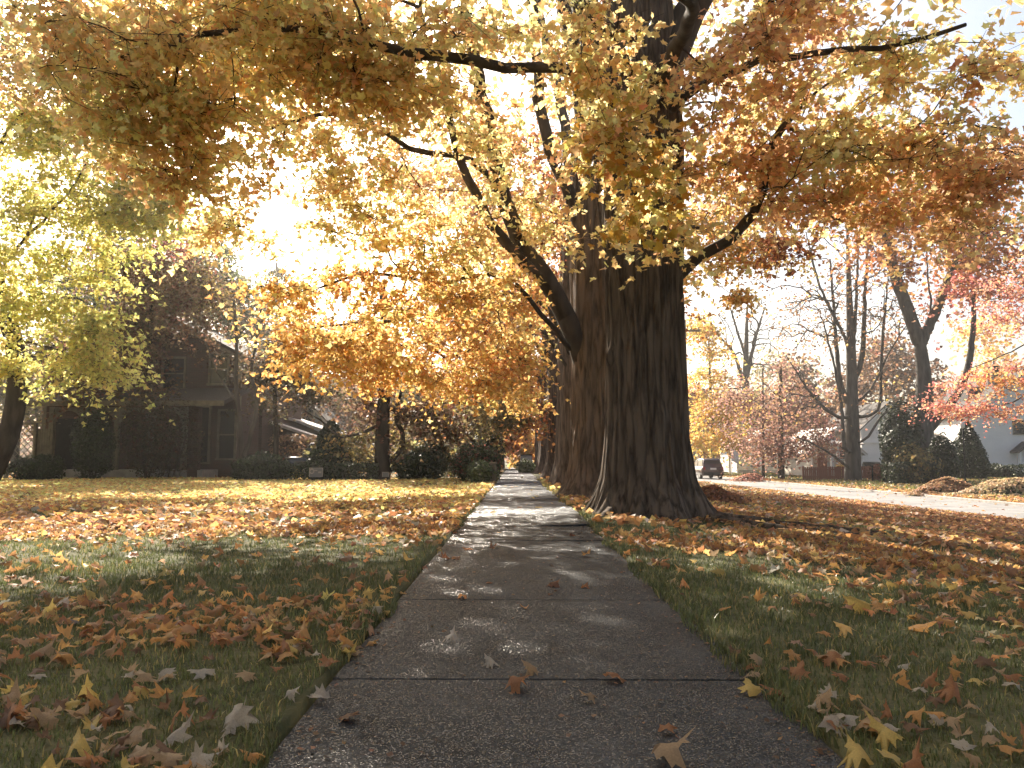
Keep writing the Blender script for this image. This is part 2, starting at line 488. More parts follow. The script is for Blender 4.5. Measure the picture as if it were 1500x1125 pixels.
def leaf_arrays(pos, size, nrm, tip, col, lod, curl=None):
    tv, tf = TPL[lod] if isinstance(lod, int) else lod
    N, k = len(pos), len(tv)
    Rm = frames(nrm, tip)
    loc = np.repeat(tv[None], N, 0) * size[:, None, None]
    loc[:, :, 0] *= rng.uniform(0.75, 1.1, N)[:, None]
    if curl is not None:
        loc[:, :, 2] *= curl[:, None]
    V = np.einsum('nij,nkj->nki', Rm, loc) + pos[:, None, :]
    Fc = (tf[None] + (np.arange(N) * k)[:, None, None]).reshape(-1, 3)
    return V.reshape(-1, 3), Fc, np.repeat(col, k, 0)


def leaf_mesh(name, chunks, material, parent):
    Vs, Fs, Cs, b = [], [], [], 0
    for V, Fc, c in chunks:
        Vs.append(V); Fs.append(Fc + b); Cs.append(c); b += len(V)
    return mesh_np(name, np.concatenate(Vs), [np.concatenate(Fs)], material, parent, np.concatenate(Cs), True)


def P_(*a, gain=1.0):
    """palette: rows r,g,b,weight"""
    a = np.array(a, float)
    return np.clip(a[:, :3] * gain, 0, .85), a[:, 3] / a[:, 3].sum()


GOLD = P_((.60, .455, .21, 4), (.58, .40, .18, 3), (.66, .55, .25, 3), (.50, .47, .22, 1.2), (.58, .35, .17, 1.6), gain=1.38)
RGOLD = P_((.52, .32, .17, 4), (.58, .40, .19, 3), (.46, .26, .14, 2), (.64, .49, .23, 2), gain=1.42)
ORANGE = P_((.68, .42, .14, 4), (.72, .52, .19, 4), (.60, .30, .10, 2), (.74, .60, .26, 2))
YGREEN = P_((.60, .54, .18, 4), (.68, .60, .22, 3), (.48, .46, .15, 3), (.34, .36, .12, .8), gain=1.22)
RUST = P_((.40, .16, .06, 3), (.50, .24, .08, 3), (.32, .13, .07, 2), (.55, .32, .12, 1))
BROWNS = P_((.20, .12, .075, 3), (.28, .16, .09, 2), (.14, .085, .06, 3), (.34, .22, .12, 1))
MAROON = P_((.17, .085, .06, 2), (.24, .14, .085, 2), (.21, .15, .085, 3), (.14, .11, .065, 2))
GREYGRN = P_((.11, .13, .07, 3), (.15, .16, .09, 2), (.20, .18, .09, 1))
PINK = P_((.56, .22, .18, 4), (.60, .30, .20, 3), (.62, .40, .22, 3), (.46, .14, .13, 1.4))
PINKBR = P_((.30, .17, .14, 3), (.42, .25, .18, 3), (.24, .14, .12, 2), (.5, .33, .2, 1))
DKGRN = P_((.035, .05, .025, 3), (.05, .07, .03, 2), (.025, .035, .02, 2))
LTGRN = P_((.09, .12, .05, 3), (.14, .16, .07, 2), (.06, .08, .035, 2))
OLIVEBR = P_((.22, .19, .09, 3), (.34, .26, .11, 3), (.16, .14, .07, 2), (.45, .35, .13, 1.5))
LITTER = P_((.50, .28, .11, 4), (.42, .21, .09, 3), (.58, .40, .16, 3), (.30, .16, .09, 3), (.38, .26, .16, 2), (.48, .42, .34, 0.7), gain=1.08)


LITFAR = P_((.64, .50, .20, 4), (.56, .42, .17, 3), (.52, .33, .13, 3), (.40, .24, .11, 1.5), (.50, .47, .20, 2), gain=1.4)
LITRED = P_((.46, .24, .12, 3), (.38, .19, .10, 3), (.54, .33, .15, 2), (.28, .15, .09, 2))


def pick(pal, n):
    return pal[0][rng.choice(len(pal[1]), n, p=pal[1])]


def jitter_col(c, s=0.18):
    n = len(c)
    return np.clip(c * (1 + rng.normal(0, s, (n, 1))) * (1 + rng.normal(0, 0.06, (n, 3))), 0.01, 0.85)


# ------------------------------------------------------------------ branching
class Skel:
    def __init__(s, cap=60000):
        s.p = np.zeros((cap, 3)); s.d = np.zeros((cap, 3)); s.par = np.full(cap, -1); s.pl = np.zeros(cap)
        s.lim = np.zeros(cap, int); s.ok = np.zeros(cap, bool); s.rm = np.zeros(cap); s.n = 0; s.tips = []

    def node(s, p, par, lim, ok=True, rm=0.0):
        i = s.n; s.n += 1
        s.p[i] = p; s.par[i] = par; s.lim[i] = lim; s.ok[i] = ok; s.rm[i] = rm
        if par >= 0:
            d = s.p[i] - s.p[par]; L = np.linalg.norm(d)
            s.d[i] = d / max(L, 1e-6); s.pl[i] = s.pl[par] + L
        else:
            s.d[i] = (0, 0, 1)
        return i

    def path(s, pts, par, lim, seg=0.4, ok=True, r0=0.0, r1=0.0, wob=0.0, ok_from=0.0):
        pts = [np.array(q, float) for q in pts]
        if par >= 0: pts = [s.p[par].copy()] + pts
        n = len(pts); out = []
        tot = sum(np.linalg.norm(pts[i + 1] - pts[i]) for i in range(n - 1)); acc = 0
        if par < 0: out.append(s.node(pts[0], -1, lim, ok and ok_from <= 0, r0)); last = out[-1]
        else: last = par
        for i in range(n - 1):
            a, b = pts[max(i - 1, 0)], pts[i]; c, d = pts[i + 1], pts[min(i + 2, n - 1)]
            L = np.linalg.norm(c - b); k = max(1, int(L / seg))
            for j in range(1, k + 1):
                t = j / k
                q = 0.5 * ((2 * b) + (c - a) * t + (2 * a - 5 * b + 4 * c - d) * t * t + (3 * b - a - 3 * c + d) * t ** 3)
                f = (acc + L * t) / tot
                if wob: q = q + rng.normal(0, wob, 3)
                last = s.node(q, last, lim, ok and f >= ok_from, r0 + (r1 - r0) * f)
                out.append(last)
            acc += L
        return out

    def grow(s, T, seg=0.3, w=0.25, bend=0.4, up=0.25, jit=0.06, droop=0.0, tips=True):
        T = T[np.argsort(np.linalg.norm(T - s.p[:s.n][s.ok[:s.n]].mean(0), axis=1))]
        for t in T:
            n = s.n
            v = t - s.p[:n]; L = np.linalg.norm(v, axis=1) + 1e-6
            cs = (v * s.d[:n]).sum(1) / L
            cost = L * (1 + 0.7 * (1 - cs)) + w * s.pl[:n] * 0.5
            cost[~s.ok[:n]] = 1e9
            j = int(np.argmin(cost)); Lj = L[j]
            k = min(14, max(2, int(Lj / seg)))
            p0 = s.p[j].copy(); c = p0 + (s.d[j] * 0.6 + np.array((0, 0, up)) + v[j] / Lj * 0.3) * Lj * bend
            lim = s.lim[j] if s.lim[j] else 1
            last = j; off = rng.normal(0, jit * Lj, 3)
            for i in range(1, k + 1):
                q = i / k
                pt = (1 - q) ** 2 * p0 + 2 * q * (1 - q) * c + q * q * t + off * math.sin(math.pi * q) * 0.6
                pt[2] -= droop * Lj * q * q * 0
                last = s.node(pt, last, lim)
            if tips: s.tips.append(last)

    def radii(s, rtip=0.006, R0=None, ex=2.3):
        n = s.n; a = np.zeros(n)
        has = np.zeros(n, bool); has[s.par[1:n]] = True
        a[~has] = rtip ** ex
        for i in range(n - 1, 0, -1): a[s.par[i]] += a[i]
        r = a ** (1 / ex)
        if R0: r = rtip + (r - rtip) * (R0 - rtip) / max(r[0] - rtip, 1e-6) if r[0] > R0 or True else r
        return np.maximum(r, s.rm[:n])

    def tubes(s, r, sel, sides):
        idx = np.where(sel)[0]; idx = idx[s.par[idx] >= 0]
        if not len(idx): return None
        pa = s.par[idx]
        p0, p1, d1 = s.p[pa], s.p[idx], s.d[idx]
        main = r[idx] > 0.72 * r[pa]
        d0 = np.where(main[:, None], s.d[pa] + d1, d1); d0 /= np.linalg.norm(d0, axis=1, keepdims=True)
        r0 = np.where(main, r[pa], np.minimum(r[pa], r[idx] * 1.25)); r1 = r[idx]

        def ring(p, d, rr):
            ref = np.where(np.abs(d[:, 2:3]) < 0.85, np.array([[0.05, 0.08, 1.0]]), np.array([[1.0, 0.12, 0.03]]))
            a = np.cross(d, ref); a /= np.linalg.norm(a, axis=1, keepdims=True)
            b = np.cross(d, a)
            th = np.arange(sides) * 2 * math.pi / sides
            return p[:, None, :] + rr[:, None, None] * (a[:, None, :] * np.cos(th)[None, :, None] + b[:, None, :] * np.sin(th)[None, :, None])
        # both rings use the same reference so the quads do not twist
        dd = d1
        V = np.concatenate([ring(p0, dd, r0), ring(p1 + d1 * (r1 * 0.25)[:, None], dd, r1)], axis=1)
        k = np.arange(sides); k2 = (k + 1) % sides
        q = np.stack([k, k2, k2 + sides, k + sides], 1)
        Fc = (q[None] + (np.arange(len(idx)) * 2 * sides)[:, None, None]).reshape(-1, 4)
        return V.reshape(-1, 3), Fc

    def build(s, r, lim_sel, name, material, parent, minr=0.0):
        Vs, Fs, b = [], [], 0
        for (lo, hi, sd) in ((0.06, 9, 10), (0.02, 0.06, 6), (minr, 0.02, 3)):
            t = s.tubes(r, lim_sel & (r >= lo) & (r < hi), sd)
            if t: Vs.append(t[0]); Fs.append(t[1] + b); b += len(t[0])
        if not Vs: return None
        return mesh_np(name, np.concatenate(Vs), [np.concatenate(Fs)], material, parent, None, True)


def blob_pts(c, rad, n):
    u = rng.normal(size=(n, 3)); u /= np.linalg.norm(u, axis=1, keepdims=True)
    full = np.array(c) + u * (rng.random((n, 1)) ** 0.42) * np.array(rad)
    if n < 8: return full
    m = max(3, n // 5)                       # sprays: several twigs share one layer of the crown
    cen = full[:m]; k = rng.integers(0, m, n)
    spread = np.minimum(np.array(rad), max(rad)) * 0.26
    out = cen[k] + rng.normal(size=(n, 3)) * spread * np.array((1, 1, .55))
    out[:m] = cen
    return out


def B(px, py, Y, rx, ry, rd, n, pal=None, K=None, size=None, sig=None, lod=None):
    """a clump of the crown: centre and radii given as the photo shows them at distance Y, rd metres deep"""
    k = Y / F
    return (at(px, py, Y), (rx * k, rd, ry * k), n, pal, K, size, sig, lod)


def B3(c, rad, n, pal=None, K=None, size=None, sig=None, lod=None):
    return (np.array(c, float), rad, n, pal, K, size, sig, lod)


def crown_leaves(tips, own, blobs, K, size, sig, lod, pal, flat=0.5, updir=0.55, colsig=0.16, twigs=None):
    out = []
    for bi, bl in enumerate(blobs):
        tp = tips[own == bi]
        if not len(tp): continue
        k = bl[4] or K; sz = bl[5] or size; sg = bl[6] or sig; ld = lod if bl[7] is None else bl[7]; pl = bl[3] or pal
        m = len(tp)
        base = pick(pl, m)
        n = m * k
        q = 5                                  # twigs fanning from each branch end, leaves strung along them
        dv = rng.normal(size=(m, q, 3)) * np.array((sg, sg, sg * flat)) * 1.45
        dv[:, :, 2] -= 0.12 * sg
        wi = rng.integers(0, q, (m, k)); uu = rng.random((m, k, 1)) ** .6 * 1.05
        g = (dv[np.arange(m)[:, None], wi] * uu + rng.normal(size=(m, k, 3)) * sg * .22).reshape(-1, 3)
        g[:, 2] -= 0.15 * np.linalg.norm(g[:, :2], axis=1) ** 2 / max(sg, 1e-3)
        pos = np.repeat(tp, k, 0) + g
        if twigs is not None and ld in (0, 1, 3):
            twigs.append((np.repeat(tp, q, 0), (tp[:, None] + dv * .72).reshape(-1, 3)))
        col = np.where(rng.random((n, 1)) < 0.6, np.repeat(base, k, 0), pick(pl, n))
        nr = rng.normal(size=(n, 3)) + np.array((0, 0, updir * 2))
        nr[:, 2] = np.abs(nr[:, 2]) * 0.8 + 0.05
        tipd = g * np.array((1, 1, 0)) + rng.normal(0, 0.25 * sg, (n, 3)) + np.array((0, 0, -0.55 * sg))
        out.append(leaf_arrays(pos, sz * rng.uniform(0.65, 1.2, n), nr, tipd, jitter_col(col, colsig), ld, rng.uniform(0.2, 1.8, n)))
    return out


def tree(name, label, cat, base, trunk, r0, limbs, blobs, pal, K=14, size=0.13, sig=0.3, lod=2, bark='twig', group=None,
         rtip=0.006, ok_from=0.4, seg=0.35, w=0.25, up=0.25, minr=0.0, leafmat_='leaf', big=None, ex=2.3, jit=0.06, updir=0.55, bend=0.4, mul=1.0, tr1=.4):
    """tree > trunk, limb..., branches, crown.  trunk: points above the base; limbs: (points, start height fraction, r0, r1)"""
    base = np.array(base, float)
    root = thing(name, label, cat, base, group)
    s = Skel()
    tn = s.path([base] + [np.array(q, float) for q in trunk], -1, 0, seg=0.4, ok_from=ok_from, r0=r0, r1=r0 * tr1)
    ln = []
    for li, lm in enumerate(limbs):
        pts, frac, a, b = lm[:4]
        src = tn if len(lm) < 5 else ln[lm[4]]
        j = src[min(len(src) - 1, int(frac * (len(src) - 1)))]
        ln += [[]]
        ln[li] = s.path(pts, j, 2 + li, seg=0.35, r0=a, r1=b, wob=0.022, ok_from=0.15)
    own = []
    for bi, bl in enumerate(blobs):
        T = blob_pts(bl[0], bl[1], max(2, int(bl[2] * mul)))
        n0 = len(s.tips)
        s.grow(T, seg=seg, w=w, up=up, jit=jit, bend=bend)
        own += [bi] * (len(s.tips) - n0)
    r = s.radii(rtip, None, ex)
    t0 = s.lim[:s.n] == 0
    r[t0] = s.rm[:s.n][t0]
    for i in range(1, s.n):
        if s.rm[i] == 0: r[i] = max(rtip, min(r[i], 0.94 * r[s.par[i]]))
    lim = s.lim[:s.n]
    if big is None:
        s.build(r, lim == 0, 'trunk', M[bark], root)
    else:
        big(root)
    o = s.build(r, lim == 1, 'branches', M[bark], root, minr)
    if o: o['kind'] = 'stuff'
    for li in range(len(limbs)):
        s.build(r, lim == 2 + li, 'limb', M[bark], root, minr)
    if K:
        tips = s.p[s.tips]
        tw = []
        ch = crown_leaves(tips, np.array(own), blobs, K, size, sig, lod, pal, updir=updir, twigs=tw)
        if tw:
            ts = Skel(4)
            p0 = np.concatenate([q[0] for q in tw]); p1 = np.concatenate([q[1] for q in tw])
            d = p1 - p0; d /= np.linalg.norm(d, axis=1, keepdims=True) + 1e-9
            aa = np.cross(d, (.3, .2, .93)); aa /= np.linalg.norm(aa, axis=1, keepdims=True) + 1e-9; bb = np.cross(d, aa)
            rr_ = [p + r_ * (aa * math.cos(t) + bb * math.sin(t)) for p, r_ in ((p0, .006), (p1, .0025)) for t in (0, 2.09, 4.19)]
            V = np.stack(rr_, 1).reshape(-1, 3); i0 = (np.arange(len(p0)) * 6)[:, None]
            Fq = np.concatenate([i0 + np.array([[j, (j + 1) % 3, (j + 1) % 3 + 3, j + 3]]) for j in range(3)])
            mesh_np('twigs', V, [Fq], M[bark], root, None, True)['kind'] = 'stuff'
        if ch:
            o = leaf_mesh('crown', ch, M[leafmat_], root)
            o['kind'] = 'stuff'
    return root, s


def big_trunk(root, cx, cy, z0, prof, lean, flare, seed, material, ridge=0.03, nth=250, nz=140, lobes=None, burls=()):
    """fluted old trunk: prof = [(z, r)], flare lobes widen the foot into roots"""
    zs = z0 + (prof[-1][0]) * (np.linspace(0, 1, nz) ** 1.5)
    zr = zs - z0
    Rz = np.interp(zr, [p[0] for p in prof], [p[1] for p in prof])
    th = np.linspace(0, 2 * math.pi, nth, endpoint=False)
    TH, ZZ = np.meshgrid(th, zr)
    RR = np.repeat(Rz[:, None], nth, 1)
    rs = np.random.default_rng(seed)
    lob = np.zeros_like(TH)
    for (a, amp, wd, hh) in (lobes or []):
        dth = np.abs((TH - a + math.pi) % (2 * math.pi) - math.pi)
        lob += amp * np.exp(-(dth / wd) ** 2) * np.exp(-ZZ / hh)
    fl = 0.05 * np.sin(3 * TH + 1 + 0.25 * ZZ) + 0.035 * np.sin(5 * TH + seed + 0.3 * np.sin(ZZ)) + 0.02 * np.sin(9 * TH + 2 * seed)
    RR = RR * (1 + fl) + flare * np.exp(-ZZ / 0.45) * (0.75 + 0.35 * np.sin(6 * TH + seed)) + lob

    def per(k, zsx, sd):   # ridged noise, periodic in angle
        u = TH / (2 * math.pi) * k
        a = fbm(u, ZZ * zsx, sd, 3); b = fbm(u - k, ZZ * zsx, sd, 3); t = TH / (2 * math.pi)
        return a * (1 - t) + b * t
    warp = (per(9, 0.7, seed + 50) - 0.5) * 2.2
    u = TH / (2 * math.pi) * 64 + warp
    rg = 1 - (1 - np.abs(2 * vnoise(u, ZZ * 0.9, seed) - 1)) ** 2.5
    rg = rg * (1 - vnoise(u, ZZ * 0.9, seed) * .0)
    rg2 = 1 - np.abs(2 * per(90, 2.6, seed + 7) - 1)
    for (a, zz, amp, wa, wz) in burls:
        dth = np.abs((TH - a + math.pi) % (2 * math.pi) - math.pi)
        RR = RR + amp * np.exp(-(dth / wa) ** 2 - ((ZZ - zz) / wz) ** 2)
    RR = RR + ridge * (rg - 0.5) + ridge * 0.5 * (rg2 - 0.5) + 0.02 * (per(14, 1.0, seed + 3) - 0.5)
    lx = cx + lean[0] * zr; ly = cy + lean[1] * zr
    V = np.stack([lx[:, None] + RR * np.cos(TH), ly[:, None] + RR * np.sin(TH), np.repeat(zs[:, None], nth, 1)], 2).reshape(-1, 3)
    i = np.arange(nz - 1)[:, None] * nth; j = np.arange(nth)[None]; j2 = (j + 1) % nth
    Fc = np.stack([i + j, i + j2, i + nth + j2, i + nth + j], 2).reshape(-1, 4)
    return mesh_np('trunk', V, [Fc], M[material], root, None, True)

# ================================================================== the setting
def sheet(name, xs, ys, zf, material, kind='structure'):
    X, Y = np.meshgrid(xs, ys)
    Z = zf(X, Y)
    n, m = len(xs), len(ys)
    i = np.arange(m - 1)[:, None] * n; j = np.arange(n - 1)[None]
    Fc = np.stack([i + j, i + j + 1, i + n + j + 1, i + n + j], 2).reshape(-1, 4)
    o = mesh_np(name, np.stack([X, Y, Z], 2).reshape(-1, 3), [Fc], material, None, None, True)
    o['kind'] = kind
    return o


xs = np.unique(np.round(np.concatenate([[-900, -400, -200, -120, -80, -60, -50], np.arange(-42, -8, 0.9), np.arange(-8, -0.8, 0.3), [-0.67, -0.65, 0.86, 0.88],
                                        np.arange(1.1, 13.5, 0.25), [13.6, 13.84, 13.86, 14.2, 19.0, 19.29, 19.31], np.arange(19.6, 60, 0.9), [70, 90, 130, 200, 400, 900]]), 3))
ys = np.unique(np.round(np.concatenate([[-60, -30, -12], np.arange(-6, 20, 0.25), np.arange(20, 60, 0.5), np.arange(60, 110, 2), [120, 140, 170, 220, 300, 500, 900, 1800]]), 3))
sheet('ground', xs, ys, H, M['soil'])
sheet('road', np.linspace(13.75, 19.25, 12), np.unique(np.concatenate([np.arange(-30, 120, 2.0), [150, 200, 400]])),
      lambda x, y: ROADZ + 0.05 - 0.012 * np.abs(x - 16.5) + (fbm(x, y * 0.4, 4) - 0.5) * 0.015, M['asphalt'])

# sidewalk: a gravel bed with concrete slabs laid on it
SW0, SW1, SL = -0.65, 0.86, 1.6
mb = MB().box(SW0 + 0.01, SW1 - 0.01, -3.5, 138, -0.2, -0.0065)
walk = mb.build('sidewalk', M['concrete']); walk['kind'] = 'structure'
slab_me = None
slab_tilt = {}
for k in range(0, 60):
    y0 = -1.9 + k * SL
    if slab_me is None:
        o = MB().bbox(SW0, SW1, 0.0012, SL - 0.0012, -0.12, 0.0, 0.0025).build('slab', M['concrete'], walk)
        slab_me = o.data
    else:
        o = bpy.data.objects.new('slab', slab_me); C.objects.link(o); o.parent = walk
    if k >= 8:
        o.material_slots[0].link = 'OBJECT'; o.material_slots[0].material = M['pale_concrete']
    o.location = (0, y0, 0.0)
    rx, ry, dz = random.gauss(0, .002), random.gauss(0, .002), random.gauss(0, .003)
    if k == 7: rx, ry, dz = 0.012, -0.032, 0.0       # heaved by the maple's roots
    if k == 8: rx, ry, dz = -0.006, -0.034, 0.019
    if k == 9: rx, ry, dz = -0.004, -0.012, 0.006
    o.rotation_euler = (rx, ry, 0)
    o.location.z = dz

# far kerb of the road
MB().bbox(19.22, 19.4, -20, 160, -1.2, -0.9, 0.02).build('kerb', M['stone'])['kind'] = 'structure'
# the walk on the far side of the road

# ================================================================== the old maples along the walk
def row_base(Y, x=1.95): return np.array((x, Y, h1(x, Y) - 0.12))


# --- nearest maple
bA = row_base(11.7, 1.91)
def bigA(root):
    big_trunk(root, bA[0], bA[1], bA[2] - 0.05, [(0, .80), (.25, .72), (.7, .625), (1.3, .575), (2.6, .545), (3.6, .54), (4.6, .57), (5.6, .60), (6.6, .57), (8.2, .48), (9.5, .40)],
              (-0.004, 0.0), 0.16, 3, 'bark', 0.06,
              lobes=[(-0.12, .34, .22, .28), (0.5, .22, .2, .3), (-1.15, .12, .3, .3), (-1.9, .13, .25, .25), (-2.6, .22, .28, .28), (3.0, .16, .3, .3), (1.6, .2, .3, .3)], burls=[(-2.55, 2.45, .11, .16, .14), (-2.2, 3.7, .07, .2, .2), (-.9, 4.2, .05, .3, .5), (-1.3, 1.5, .035, .25, .3)])


up = lambda *a: [np.array(q) for q in a]
aTop = at(940, -60, 11.7)
limbsA = [
    (up(at(990, 60, 11.6), at(1045, -40, 11.4), at(1120, -160, 11)), .62, .34, .16),
    (up(at(870, 60, 11.9), at(835, -60, 12), at(780, -200, 12)), .62, .30, .14),
    (up(at(1020, 378, 11.6), at(1065, 352, 11.4), at(1105, 318, 11.2), at(1120, 230, 11), at(1170, 160, 11)), .37, .10, .05),
    (up(at(1040, 120, 11), at(1150, 85, 10.4), at(1290, 70, 10), at(1410, 40, 9.8)), .66, .075, .025),
    (up(at(860, 110, 10.8), at(740, 100, 10.2), at(590, 75, 9.8), at(430, 40, 9.6), at(240, 60, 9.5), at(120, 110, 9.4)), .66, .048, .015),
    (up(at(920, 90, 10.8), at(905, 130, 10), at(890, 190, 9.7), at(900, 250, 9.5)), .64, .05, .02),
    (up(at(980, 100, 10.6), at(1000, 50, 9.6), at(1010, 0, 8.4), at(900, -50, 7)), .7, .12, .05),
    (up(at(930, 20, 12), at(900, -150, 12.5), at(870, -400, 13)), .95, .24, .1),
]
blobsA = [
    B(380, 30, 9.8, 250, 80, 1.4, 60), B(180, 90, 9.6, 120, 90, 1.2, 34), B(560, 70, 10.2, 130, 70, 1.2, 34),
    B(230, 190, 10, 75, 75, .9, 24), B(140, 190, 10, 40, 60, .7, 9), B(285, 165, 10.2, 60, 45, .8, 15), B(250, 250, 10.4, 50, 40, .7, 10),
    B(500, 120, 10.6, 110, 30, .9, 14), B(690, 90, 10.6, 90, 70, 1.0, 18), 
    B(905, 185, 9.6, 65, 50, .4, 7), B(955, 285, 9.5, 40, 55, .4, 6), B(985, 340, 9.7, 25, 25, .3, 3), B(870, 240, 9.7, 35, 45, .4, 4), B(915, 340, 9.6, 50, 22, .3, 3), B(880, 70, 10, 80, 50, .6, 8), B(865, 130, 9.8, 45, 45, .4, 6), B(945, 120, 9.9, 45, 45, .4, 5),
    B(1090, 110, 10.6, 90, 90, 1.0, 23, RGOLD), B(1080, 240, 10.9, 80, 80, .9, 24, RGOLD), B(1190, 250, 11, 80, 70, 1, 18, RGOLD),
    B(1180, 40, 10.4, 90, 60, 1, 20, RGOLD), B(1270, 190, 10.2, 90, 75, 1, 22), B(1400, 190, 10, 100, 70, 1, 22, RGOLD), B(1300, 80, 10, 70, 50, .9, 12), B(1470, 260, 10, 60, 70, 1, 16, RGOLD),
    B(1490, 60, 9.8, 50, 50, 1, 8), B(1320, 280, 11, 90, 40, 1, 12, RGOLD), B(1420, 310, 11, 60, 50, 1, 10, RGOLD),
    # the crown above the frame
    B3((-2.5, 11.5, 9.2), (3.8, 3, 1.5), 50, None, 26, .19, .42, 2), B3((4, 12, 9.5), (4.5, 3.5, 1.8), 26, None, 26, .19, .42, 2),
    B3((1.5, 12, 13), (5.0, 4.5, 3), 34, None, 26, .22, .5, 2), B3((1, 7.5, 7.5), (4, 2.2, 1.4), 45, None, 26, .18, .4, 2), B3((5.5, 8.5, 7), (3, 2.5, 1.4), 16, None, 26, .18, .4, 2),
    B3((-5.5, 10.5, 8.2), (2.5, 2.5, 1.2), 34, None, 26, .18, .4, 2), B3((-4.6, 14.2, 9.4), (4.2, 2.8, 1.2), 100, None, 30, .19, .42, 2), B3((-2.2, 13, 10.5), (2.5, 3.0, 1.4), 18, None, 26, .19, .42, 2),
]
rootA, sA = tree('maple_tree', 'massive old maple with dark furrowed trunk and flared roots beside the heaved slab', 'tree', bA,
                 [bA + (0, 0, 2), bA + (0, 0, 4.5), bA + (-.02, 0, 7), bA + (-.05, .1, 9.3)], .5, limbsA, blobsA, GOLD, K=46, size=.112, sig=.27, lod=1, mul=1.55,
                 bark='twig', big=bigA, ok_from=.72, group='old maples lining the walk', w=.12)

# --- second maple, just behind
bB = row_base(16.8, 2.0)
def bigB(root):
    big_trunk(root, bB[0], bB[1], bB[2] - 0.05, [(0, 1.02), (.3, .93), (.9, .86), (2, .82), (3.5, .80), (5, .78), (6.4, .72), (8, .60), (10, .45)],
              (-0.012, 0.0), 0.18, 8, 'bark2', 0.042, nth=220, nz=120,
              lobes=[(-2.6, .42, .3, .35), (-1.9, .2, .3, .3), (3.1, .35, .3, .3), (-1.2, .2, .3, .3), (0.3, .3, .3, .3)])


limbsB = [
    (up(at(856, 530, 16.5), at(832, 462, 16.2), at(797, 405, 15.8), at(765, 360, 15.6), at(742, 300, 15.4), at(722, 220, 15.2), at(700, 110, 15), at(680, 0, 15)), .20, .25, .10),
    (up(at(735, 350, 15.1), at(700, 290, 14.7), at(660, 190, 14.3), at(640, 60, 14)), .30, .13, .05, 0),
    (up(at(850, 130, 16.6), at(830, 20, 16.4), at(800, -120, 16.2)), .62, .3, .14),
    (up(at(890, 80, 16.6), at(920, -60, 16.5), at(960, -200, 16.2)), .66, .26, .12),
    (up(at(690, 235, 14.8), at(600, 215, 14.2), at(500, 165, 13.6), at(400, 185, 13)), .55, .07, .025, 0),
    (up(at(760, 425, 15.5), at(715, 400, 15), at(650, 415, 14.6), at(560, 400, 14.2), at(470, 420, 13.8)), .14, .06, .02, 0),
    (up(at(960, 200, 17), at(1020, 120, 17), at(1100, 60, 17)), .6, .16, .08),
    (up(at(800, 200, 16), at(788, 100, 15.8), at(770, -40, 15.6)), .52, .16, .09),
]
blobsB = [
    B(650, 200, 13.8, 90, 70, 1.2, 13), B(560, 260, 13.4, 90, 55, 1.1, 15), B(480, 330, 13.4, 95, 45, 1.0, 12), B(600, 340, 14, 110, 60, 1.2, 17),
    B(700, 330, 14.4, 60, 80, 1, 18), B(390, 345, 13.2, 60, 30, .8, 9), B(420, 185, 13, 80, 35, .8, 13), B(360, 270, 13, 50, 25, .6, 4), B(310, 215, 12.8, 50, 40, .7, 8),
    B(530, 150, 13.6, 70, 40, .9, 8), B(740, 170, 15, 50, 90, 1, 8), B(770, 60, 15, 70, 70, 1, 14),
    B(560, 430, 14, 150, 50, 1.2, 18, ORANGE), B(450, 425, 13.8, 70, 40, .9, 15, ORANGE), B(660, 430, 14.4, 110, 50, 1.1, 11, ORANGE),
    B(760, 330, 15.5, 40, 60, .8, 12), B(735, 395, 15.2, 35, 30, .7, 6, ORANGE), B(1090, 150, 17, 100, 90, 1.6, 20, ORANGE), B(1180, 330, 16.5, 90, 60, 1.5, 16, RUST),
    B3((-5.7, 16.2, 9.4), (2.3, 2.7, 1.4), 60, None, 26, .2, .45, 2), B3((-6.2, 15, 8.6), (2.6, 2.6, 1.3), 42, None, 26, .2, .4, 2), B3((2, 17, 13.5), (5, 4.5, 3), 22, None, 26, .22, .5, 2),
    B3((6, 17, 10), (3.5, 3.5, 2), 26, None, 26, .2, .45, 2),
]
tree('maple_tree', 'old maple with pale bark scar, second trunk back from the heaved slab', 'tree', bB,
     [bB + (0, 0, 2), bB + (-.03, 0, 5), bB + (-.08, 0, 7.5), bB + (-.12, 0, 9.8)], .6, limbsB, blobsB, GOLD, K=44, size=.122, sig=.29, lod=3, mul=1.4,
     bark='twig', big=bigB, ok_from=.7, group='old maples lining the walk', w=.12)

# --- third maple: its low sunlit sprays hang over the lawn
bC = row_base(24, 1.95)
def bigC(root):
    big_trunk(root, bC[0], bC[1], bC[2] - 0.05, [(0, .95), (.3, .84), (1, .74), (2.5, .69), (5, .64), (8, .5), (10, .38)], (0, 0), .14, 12, 'bark2', .03, nth=90, nz=60,
              lobes=[(-2.6, .3, .3, .3), (3.0, .25, .3, .3), (-1.6, .2, .3, .3)])


